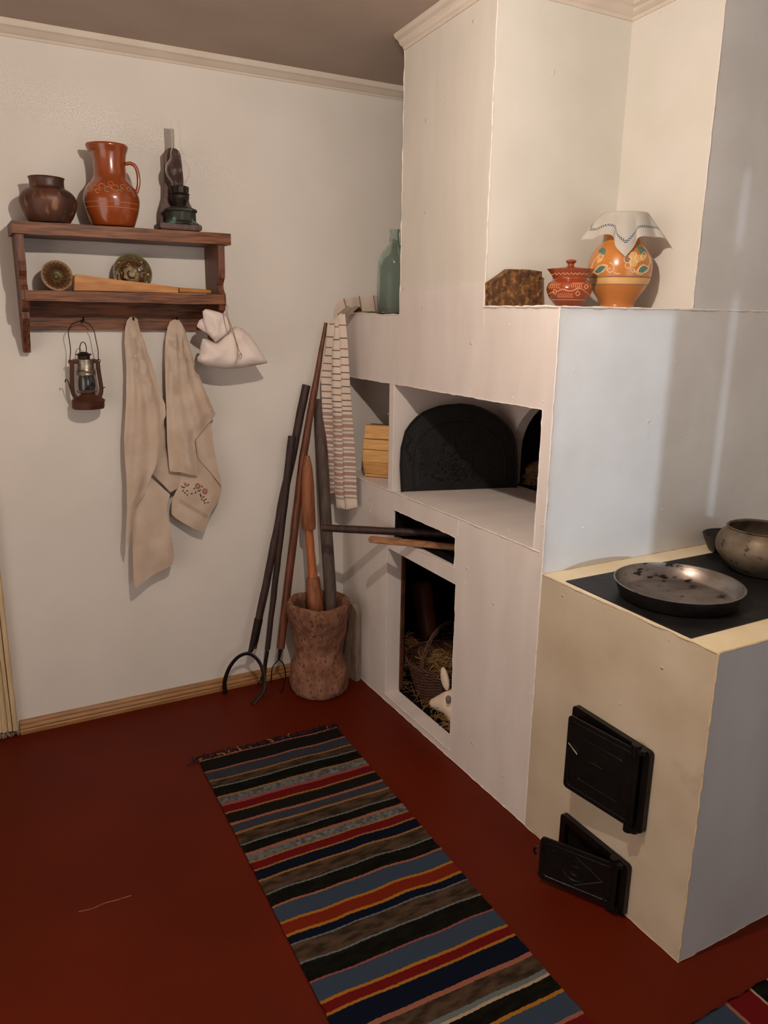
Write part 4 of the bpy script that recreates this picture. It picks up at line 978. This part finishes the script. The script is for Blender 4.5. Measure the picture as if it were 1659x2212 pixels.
for cx_, cy_ in ((580,860), (770,1000), (290,800)):
    for k in range(8):
        a_ = 2*PI*k/8+.3
        if cx_ == 290 and math.sin(a_) < -.3: continue
        stitch(cx_+52*math.cos(a_), cy_+58*math.sin(a_), -a_, 28, 15, 0)
    stitch(cx_, cy_, .5, 14, 12, 0)
for x, y, a_ in ((215,900,0), (190,985,.9), (240,1040,1.2), (300,985,-.5), (300,1090,1.5), (420,1062,.1), (520,1030,1.2), (490,925,.4), (690,870,-1.1), (650,1090,1.5), (600,990,-.2), (640,970,.8), (665,1130,1.4), (685,1210,1.5), (730,1150,.2), (740,1250,1.2), (770,1310,1.5), (790,1215,.3), (850,1300,.2), (165,880,-.6)):
    stitch(x, y, a_, 36, 15, 1)
obj('embroidery', bm, [M['thread_red'], M['thread_blk']], back, label='red flowers with black leaves')
bm = B(); pts = [emb((110+i*26, 1250+i*15.5)) for i in range(29)]
for p in pts: ell(bm, p+Vector((0,.002,0)), (.0016, .0015, .0026), sub=1)
for d_ in (-30, 30): tube(bm, [emb((110+i*26+d_*.3, 1250+i*15.5-d_)) for i in range(29)], .0006, 4)
obj('drawn_hem', bm, M['linen_edge'], back)

bg = empty('linen_bag', onY(500, 700, -.06), 'small white linen bag tied with twine hanging at the right end of the shelf', 'bag')
def puffy(name, par, px, y, h, seed, m, apex, k=9, w=.05):
    pl = [onY(u, v, y) for u, v in px]; A0 = onY(apex[0], apex[1], y)
    def dsp(p, e):
        t = min(1, e/w); a_ = math.atan2(p.x-A0.x, A0.z-p.z)
        return h*math.sqrt(max(0, 1-(1-t)**2))+.0045*(math.sin(k*a_+seed)+.9*(1-2*abs(math.sin(k*.8*a_+seed+3*p.x)))**3)*t+.003*nz(p, 45, seed+4)*t+.006*nz(p, 16, seed)*t
    bm = sheet(pl, dsp, (0, y, 0), (0, -1, 0), cell=.009, thick=.004); return obj(name, bm, m, par, angle=80)
body_px = cl([(1120,270), (1165,285), (1220,300), (1270,240), (1310,205), (1360,180), (1400,195), (1450,240), (1490,290), (1520,340), (1555,395), (1585,443), (1530,458), (1480,465), (1410,478), (1340,485), (1270,487), (1200,478), (1150,465), (1110,448), (1085,430), (1082,405), (1102,380), (1104,330)])
puffy('sack', bg, body_px, -.148, .050, 1, M['bag'], (492,700), 13)
pl_ = puffy('sack_back', bg, [(u+(500-u)*.06, v+(760-v)*.06) for u, v in body_px], -.146, -.022, 2, M['bag'], (492,700))
puffy('gathered_top', bg, cl([(1120,75), (1140,58), (1170,62), (1220,75), (1262,90), (1295,115), (1312,150), (1322,200), (1300,235), (1255,268), (1215,297), (1180,262), (1150,228), (1128,160)]), -.172, .018, 4, M['bag'], (470,740), 9, .02)
puffy('ruffle', bg, cl([(1120,125), (1135,150), (1150,190), (1160,235), (1130,222), (1105,205), (1078,183), (1095,140)]), -.160, .012, 5, M['bag'], (470,740), 9, .02)
bm = B()
def sx(x, y, d=-.203): return onY(100+x/3.318, 650+y/3.318, d)
tube(bm, spline([onY(487, 633, -.190), sx(1290,30,-.188), sx(1286,60,-.188), sx(1300,110,-.194), sx(1330,190,-.196), sx(1355,270), sx(1375,330), sx(1372,390), sx(1358,455,-.20)], 5), .0012, 5)
tube(bm, spline([onY(484, 652, -.190), sx(1300,40,-.188), sx(1300,110,-.195), sx(1345,230,-.20), sx(1375,340), sx(1400,385), sx(1395,410), sx(1378,395), sx(1400,375)], 5), .0011, 5)
tube(bm, spline([sx(1300,110,-.195), sx(1270,95,-.193), sx(1300,235,-.19), sx(1325,190,-.196)], 5), .0011, 5)
obj('twine', bm, M['string'], bg)

# ------------------------------------------------------------------ tools in the corner
# tall oven fork
fk = empty('oven_fork', onZ(487, 1497, .004), 'tall oven fork with a big iron hoop, leftmost of the tools in the corner', 'oven fork')
a = onY(546, 1400, -.085); b = onY(662, 832, -.026); n = 20
bm = B(); tube(bm, [a.lerp(b, k/n)+Vector((nz((k*.3,1,2),1)*.004, 0, 0)) for k in range(n+1)], [.0160+.0015*k/n for k in range(n+1)], 12); jitter(bm, .002, 12); obj('pole', bm, M['dark_wood'], fk)
t = (b-a).normalized(); bm = B(); tp = onY(536, 1412, -.092)
tube(bm, [tp, tp.lerp(a, .5), a+t*.03, a+t*.13], [.007, .010, .0175, .0185], 12); obj('socket', bm, M['wire'], fk)
bm = B(); pp = [(487,1499,0), (485,1476,1), (489,1458,2), (498,1438,3), (511,1422,4), (524,1414,5), (537,1412,6), (549,1418,7), (560,1430,8), (567,1446,9), (571,1466,10), (570,1485,11), (561,1502,12), (545,1521,13)]
f0_ = onZ(487, 1498, .004); f1_ = onZ(545, 1521, .004)
Pp = []
for u, v, i in pp:
    t_ = i/13; y = f0_.y+(f1_.y-f0_.y)*t_ if False else (f0_.y*(1-t_)+tp.y*t_*2 if False else None)
    y = (f0_.y+(tp.y-f0_.y)*(i/6)) if i <= 6 else (tp.y+(f1_.y-tp.y)*((i-6)/7))
    p = onY(u, v, y); p.z = max(p.z, .004); Pp.append(p)
tube(bm, spline(Pp, 4), .0095, 8, flat=(1, .45)); obj('fork_hoop', bm, M['wire'], fk)
# middle dark pole with hook
fk = empty('oven_fork', onZ(566, 1500, .004), 'dark thin-ended pole with small iron hook, between the hoop fork and the brown pole', 'oven fork')
a = onY(578, 1402, -.085); b = onY(631, 942, -.052)
bm = B(); tube(bm, [a.lerp(b, k/n) for k in range(n+1)], [.011+.006*k/n for k in range(n+1)], 12); jitter(bm, .002, 14, 3); obj('pole', bm, M['dark_wood'], fk)
bm = B(); q = [onY(577,1405,-.085), onY(574,1430,-.09), onY(570,1460,-.10), onY(567,1485,-.105)]; tube(bm, q, [.0095, .008, .010, .004], 10); jitter(bm, .004, 40)
for p in (onY(556,1478,-.10), onY(576,1492,-.12)): tube(bm, [q[1], q[2].lerp(p, .5), p], .0035, 6)
obj('hook', bm, M['wire'], fk)
# brown pole with small fork
fk = empty('oven_fork', onZ(604, 1490, .004), 'long reddish brown pole leaning highest in the corner, with a small iron fork', 'oven fork')
a = onY(606, 1400, -.10); b = onY(704, 697, -.048); mid = onY(655, 985, -.062)
bm = B(); PT = [a.lerp(mid, k/10) for k in range(10)]+[mid.lerp(b, k/10) for k in range(11)]
tube(bm, PT, [.0175-.001*k/10 for k in range(10)]+[.0165-.0005*k if k < 5 else .014-.0014*(k-5) for k in range(11)], 12); jitter(bm, .002, 14, 6); obj('pole', bm, M['red_wood'], fk)
bm = B(); q = onY(602, 1425, -.10); tube(bm, [onY(606,1402,-.10), q], [.010, .006], 8)
tube(bm, spline([q, onY(592,1436,-.09), onY(587,1448,-.085), onY(586,1475,-.08)], 4), .0045, 6, flat=(1,.6)); tube(bm, spline([q, onY(612,1434,-.11), onY(617,1460,-.12), onY(613,1480,-.135), onY(607,1497,-.15)], 4), .0045, 6, flat=(1,.6)); obj('fork_hoop', bm, M['wire'], fk)

# mortar carved from a log, pestle, grey pole
mc = Vector((-.205, -.19, .001)); mt = empty('log_mortar', mc, 'tall waisted wooden mortar hollowed from a log, standing in the corner', 'mortar') if False else None
bm = B()
mp2 = [(.0001,0), (.100,0), (.122,.012), (.130,.045), (.124,.10), (.108,.150), (.101,.190), (.104,.235), (.116,.290), (.127,.340), (.132,.385), (.130,.405), (.122,.412), (.112,.406), (.100,.385), (.095,.30), (.085,.20), (.05,.16), (.0001,.155)]
lathe(bm, sprof(mp2, 4), mc, 72)
for v in bm.verts:
    q = v.co-mc; n3 = nz(q, 7, 2)*.018+nz(q, 30, 5)*.005; d = Vector((q.x, q.y, 0))
    if d.length > .03: v.co += d.normalized()*n3
    v.co.z = max(.001, v.co.z+(nz(q, 9, 8)*.010 if q.z > .05 else 0))
o = obj('log_mortar', bm, M['stump'], angle=80); mark(o, 'rough waisted wooden mortar hollowed from a log, standing in the corner', 'mortar')
ps = empty('pestle', (-.22, -.19, .2), 'long wooden pestle with a cracked thick head, standing in the log mortar', 'pestle')
def PL(u, v, y): return onY(u, v, y)
h0, h1, h2, h3 = PL(664,985,-.120), PL(667,1143,-.135), PL(676,1247,-.165), PL(681,1312,-.185)
dn_ = (h3-h2).normalized(); h4 = h3+dn_*.16
bm = B(); tube(bm, [h0, h0.lerp(h1,.15), h0.lerp(h1,.4), h0.lerp(h1,.92), h1], [.010, .020, .026, .030, .028], 14); jitter(bm, .003, 20); obj('head', bm, M['pestle'], ps)
bm = B(); tube(bm, [h1, h1.lerp(h2,.5), h2], [.018, .0175, .020], 14); obj('handle', bm, M['pestle_handle'], ps)
bm = B(); tube(bm, [h2, h2.lerp(h3,.1), h3, h4], [.026, .029, .033, .032], 14); jitter(bm, .002, 20); obj('foot', bm, M['pestle'], ps)
a = PL(716, 1330, -.205); b = PL(689, 862, -.030); a2 = a+(a-b).normalized()*.05
o = pole('grey_pole', [a2, a, b], [.026, .026, .024], M['grey_wood'], 'thick grey weathered pole rising from the mortar beside the striped towel', 'pole', 14)
bm = B(); pl = [(-.045, -.060, .001), (-.012, -.20, .001), (-.012, -.20, .335), (-.020, -.18, .362), (-.035, -.12, .372), (-.045, -.060, .36)]
prism(bm, pl, (-.022, -.004, 0)); bmesh.ops.subdivide_edges(bm, edges=bm.edges[:], cuts=5, use_grid_fill=True); jitter(bm, .004, 12)
o = obj('wooden_plank', bm, M['slab']); mark(o, 'pale weathered plank standing between the mortar and the oven', 'plank')

# ------------------------------------------------------------------ rugs
seq = [('salm',.518),('char',.526),('salm',.597),('slate',.606),('tan',.658),('brown',.666),('greyl',.701),('black',.709),('tan',.760),('speck',.769),('pink',.805),('red',.820),('tan',.857),('char',.866),('salm',.916),('slate',.928),('tan',.965),('brown',.975),('greyl',1.026),('black',1.033),('salm',1.070),('speck',1.083),('tan',1.114),('red',1.121),('tan',1.153),('navy',1.160),('tan',1.200),('brown',1.208),('greyl',1.261),('black',1.267),('salm',1.316),('blue',1.324),('orange',1.383),('rust',1.392),('orange',1.431),('navy',1.441),('greyl',1.468),('brown',1.473),('greyl',1.534),('black',1.540),('pink',1.598),('blue',1.604),('orange',1.661),('red',1.670),('orange',1.697),('navy',1.705),('salm',1.764),('brown',1.778),('greyl',1.826),('cream',1.840),('black',1.848),('orange',1.892),('blue',1.902),('salm',1.961),('red',1.971),('orange',2.03),('navy',2.04),('salm',2.10),('brown',2.11),('black',2.18),('orange',2.23),('blue',2.24),('red',2.30),('black',2.36),('end',2.42)]
def rug_edge(y): # left/right x along the rug
    t = (y-.52)/1.4; return -.831-.030*min(1, t*1.25), -.282-.040*min(1, t)
names = list(dict.fromkeys(k for k, _ in seq if k != 'end'))
bm = B(); nx = 90; rows = []; rowm = []
for (k, y0), (_, y1) in zip(seq, seq[1:]):
    m_ = max(1, int((y1-y0)/.006))
    for q in range(m_): rows.append(y0+(y1-y0)*q/m_); rowm.append(names.index(k))
rows.append(seq[-1][1])
G_ = []
for y in rows:
    xl, xr = rug_edge(y); xl += .003*nz((y*30,0,0),1); xr += .003*nz((y*30,5,0),1); ring = []
    for i in range(nx+1):
        t = i/nx; x = xl+(xr-xl)*t; yy = y+.010*(t)+.0055*nz((x*9, y*5, 0), 1)+.0015*nz((x*60, y*40, 3), 1)
        z = .006+.0018*nz((x*10, y*8, 1), 1)+.0008*math.sin(i*2.2+y*700)
        ring.append(bm.verts.new((x, -yy, z)))
    G_.append(ring)
for j in range(len(rows)-1):
    for i in range(nx): bm.faces.new((G_[j][i], G_[j][i+1], G_[j+1][i+1], G_[j+1][i])).material_index = rowm[j]
bmesh.ops.solidify(bm, geom=bm.faces[:], thickness=.0045)
rug = obj('striped_rug', bm, [M['rug_'+k] for k in names], angle=80); mark(rug, 'long striped woven rag rug running along the floor toward the corner', 'rug')
bm = B(); rn = random.Random(4)
for i in range(150):
    x = -.845+.575*(i/150)+rn.uniform(-.003, .003); y = -.516-.010*(i/150); p = Vector((x, y, .006)); a_ = PI/2+rn.gauss(.2, .7); l = rn.uniform(.008, .045)
    pts = [p]; 
    for q in range(4): a_ += rn.gauss(0, .5); p = p+Vector((math.cos(a_), math.sin(a_), 0))*l/4; p.z = .004+rn.random()*.004; pts.append(p.copy())
    tube(bm, pts, .0014, 4, mi=rn.choice([0,0,0,0,1,2]))
    if i % 3 == 0: ell(bm, Vector((x, y+.018+rn.uniform(0,.012), .006)), (.004, .003, .003), sub=1, mi=0)
obj('fringe', bm, [M['rug_navy'], M['rug_orange'], M['rug_black']], rug, label='frayed dark fringe')
# second rug, bottom right corner, running along the range
seq2 = [('blue',-.16),('salm',-.005),('red',.004),('cream',.083),('black',.090),('cream',.148),('grey2',.156),('black',.20),('rust',.26),('cream',.33),('navy',.34),('end',.42)]
names2 = list(dict.fromkeys(k for k, _ in seq2 if k != 'end')); bm = B(); rows = []; rowm = []
for (k, x0), (_, x1) in zip(seq2, seq2[1:]):
    m_ = max(1, int((x1-x0)/.008))
    for q in range(m_): rows.append(x0+(x1-x0)*q/m_); rowm.append(names2.index(k))
rows.append(seq2[-1][1]); G_ = []
for x in rows:
    ring = []
    for i in range(61):
        y = -2.118-.5*i/60+.004*nz((x*30,0,0),1)-.02*max(0, -x-.06); xx = x+.004*nz((x*9, y*9, 0), 1)+.02*(i/60)*0
        ring.append(bm.verts.new((xx, y, .006+.001*nz((x*20, y*20, 0), 1)+.0006*math.sin(i*2.2))))
    G_.append(ring)
for j in range(len(rows)-1):
    for i in range(60): bm.faces.new((G_[j][i], G_[j+1][i], G_[j+1][i+1], G_[j][i+1])).material_index = rowm[j]
bmesh.ops.solidify(bm, geom=bm.faces[:], thickness=.0045)
r2 = obj('striped_rug', bm, [M['rug_'+k] for k in names2], angle=80); mark(r2, 'blue and red striped rug cut off at the right, beyond the range corner', 'rug')

# ------------------------------------------------------------------ hanging bulb above the frame
lp = empty('ceiling_lamp', (BULB.x, BULB.y, ceil_z(BULB.y)-.001), 'bare lit bulb hanging from the ceiling on a short cord', 'lamp')
bm = B(); tube(bm, [(BULB.x, BULB.y, ceil_z(BULB.y)-.002), (BULB.x, BULB.y, BULB.z+.075)], .003, 8); obj('cord', bm, M['fixture'], lp)
bm = B(); tube(bm, [(BULB.x, BULB.y, BULB.z+.08), (BULB.x, BULB.y, BULB.z+BULB_R+.002)], .014, 14); obj('socket', bm, M['fixture'], lp)
bm = B(); ell(bm, BULB, (BULB_R,)*3, sub=2); obj('bulb', bm, M['bulb'], lp)
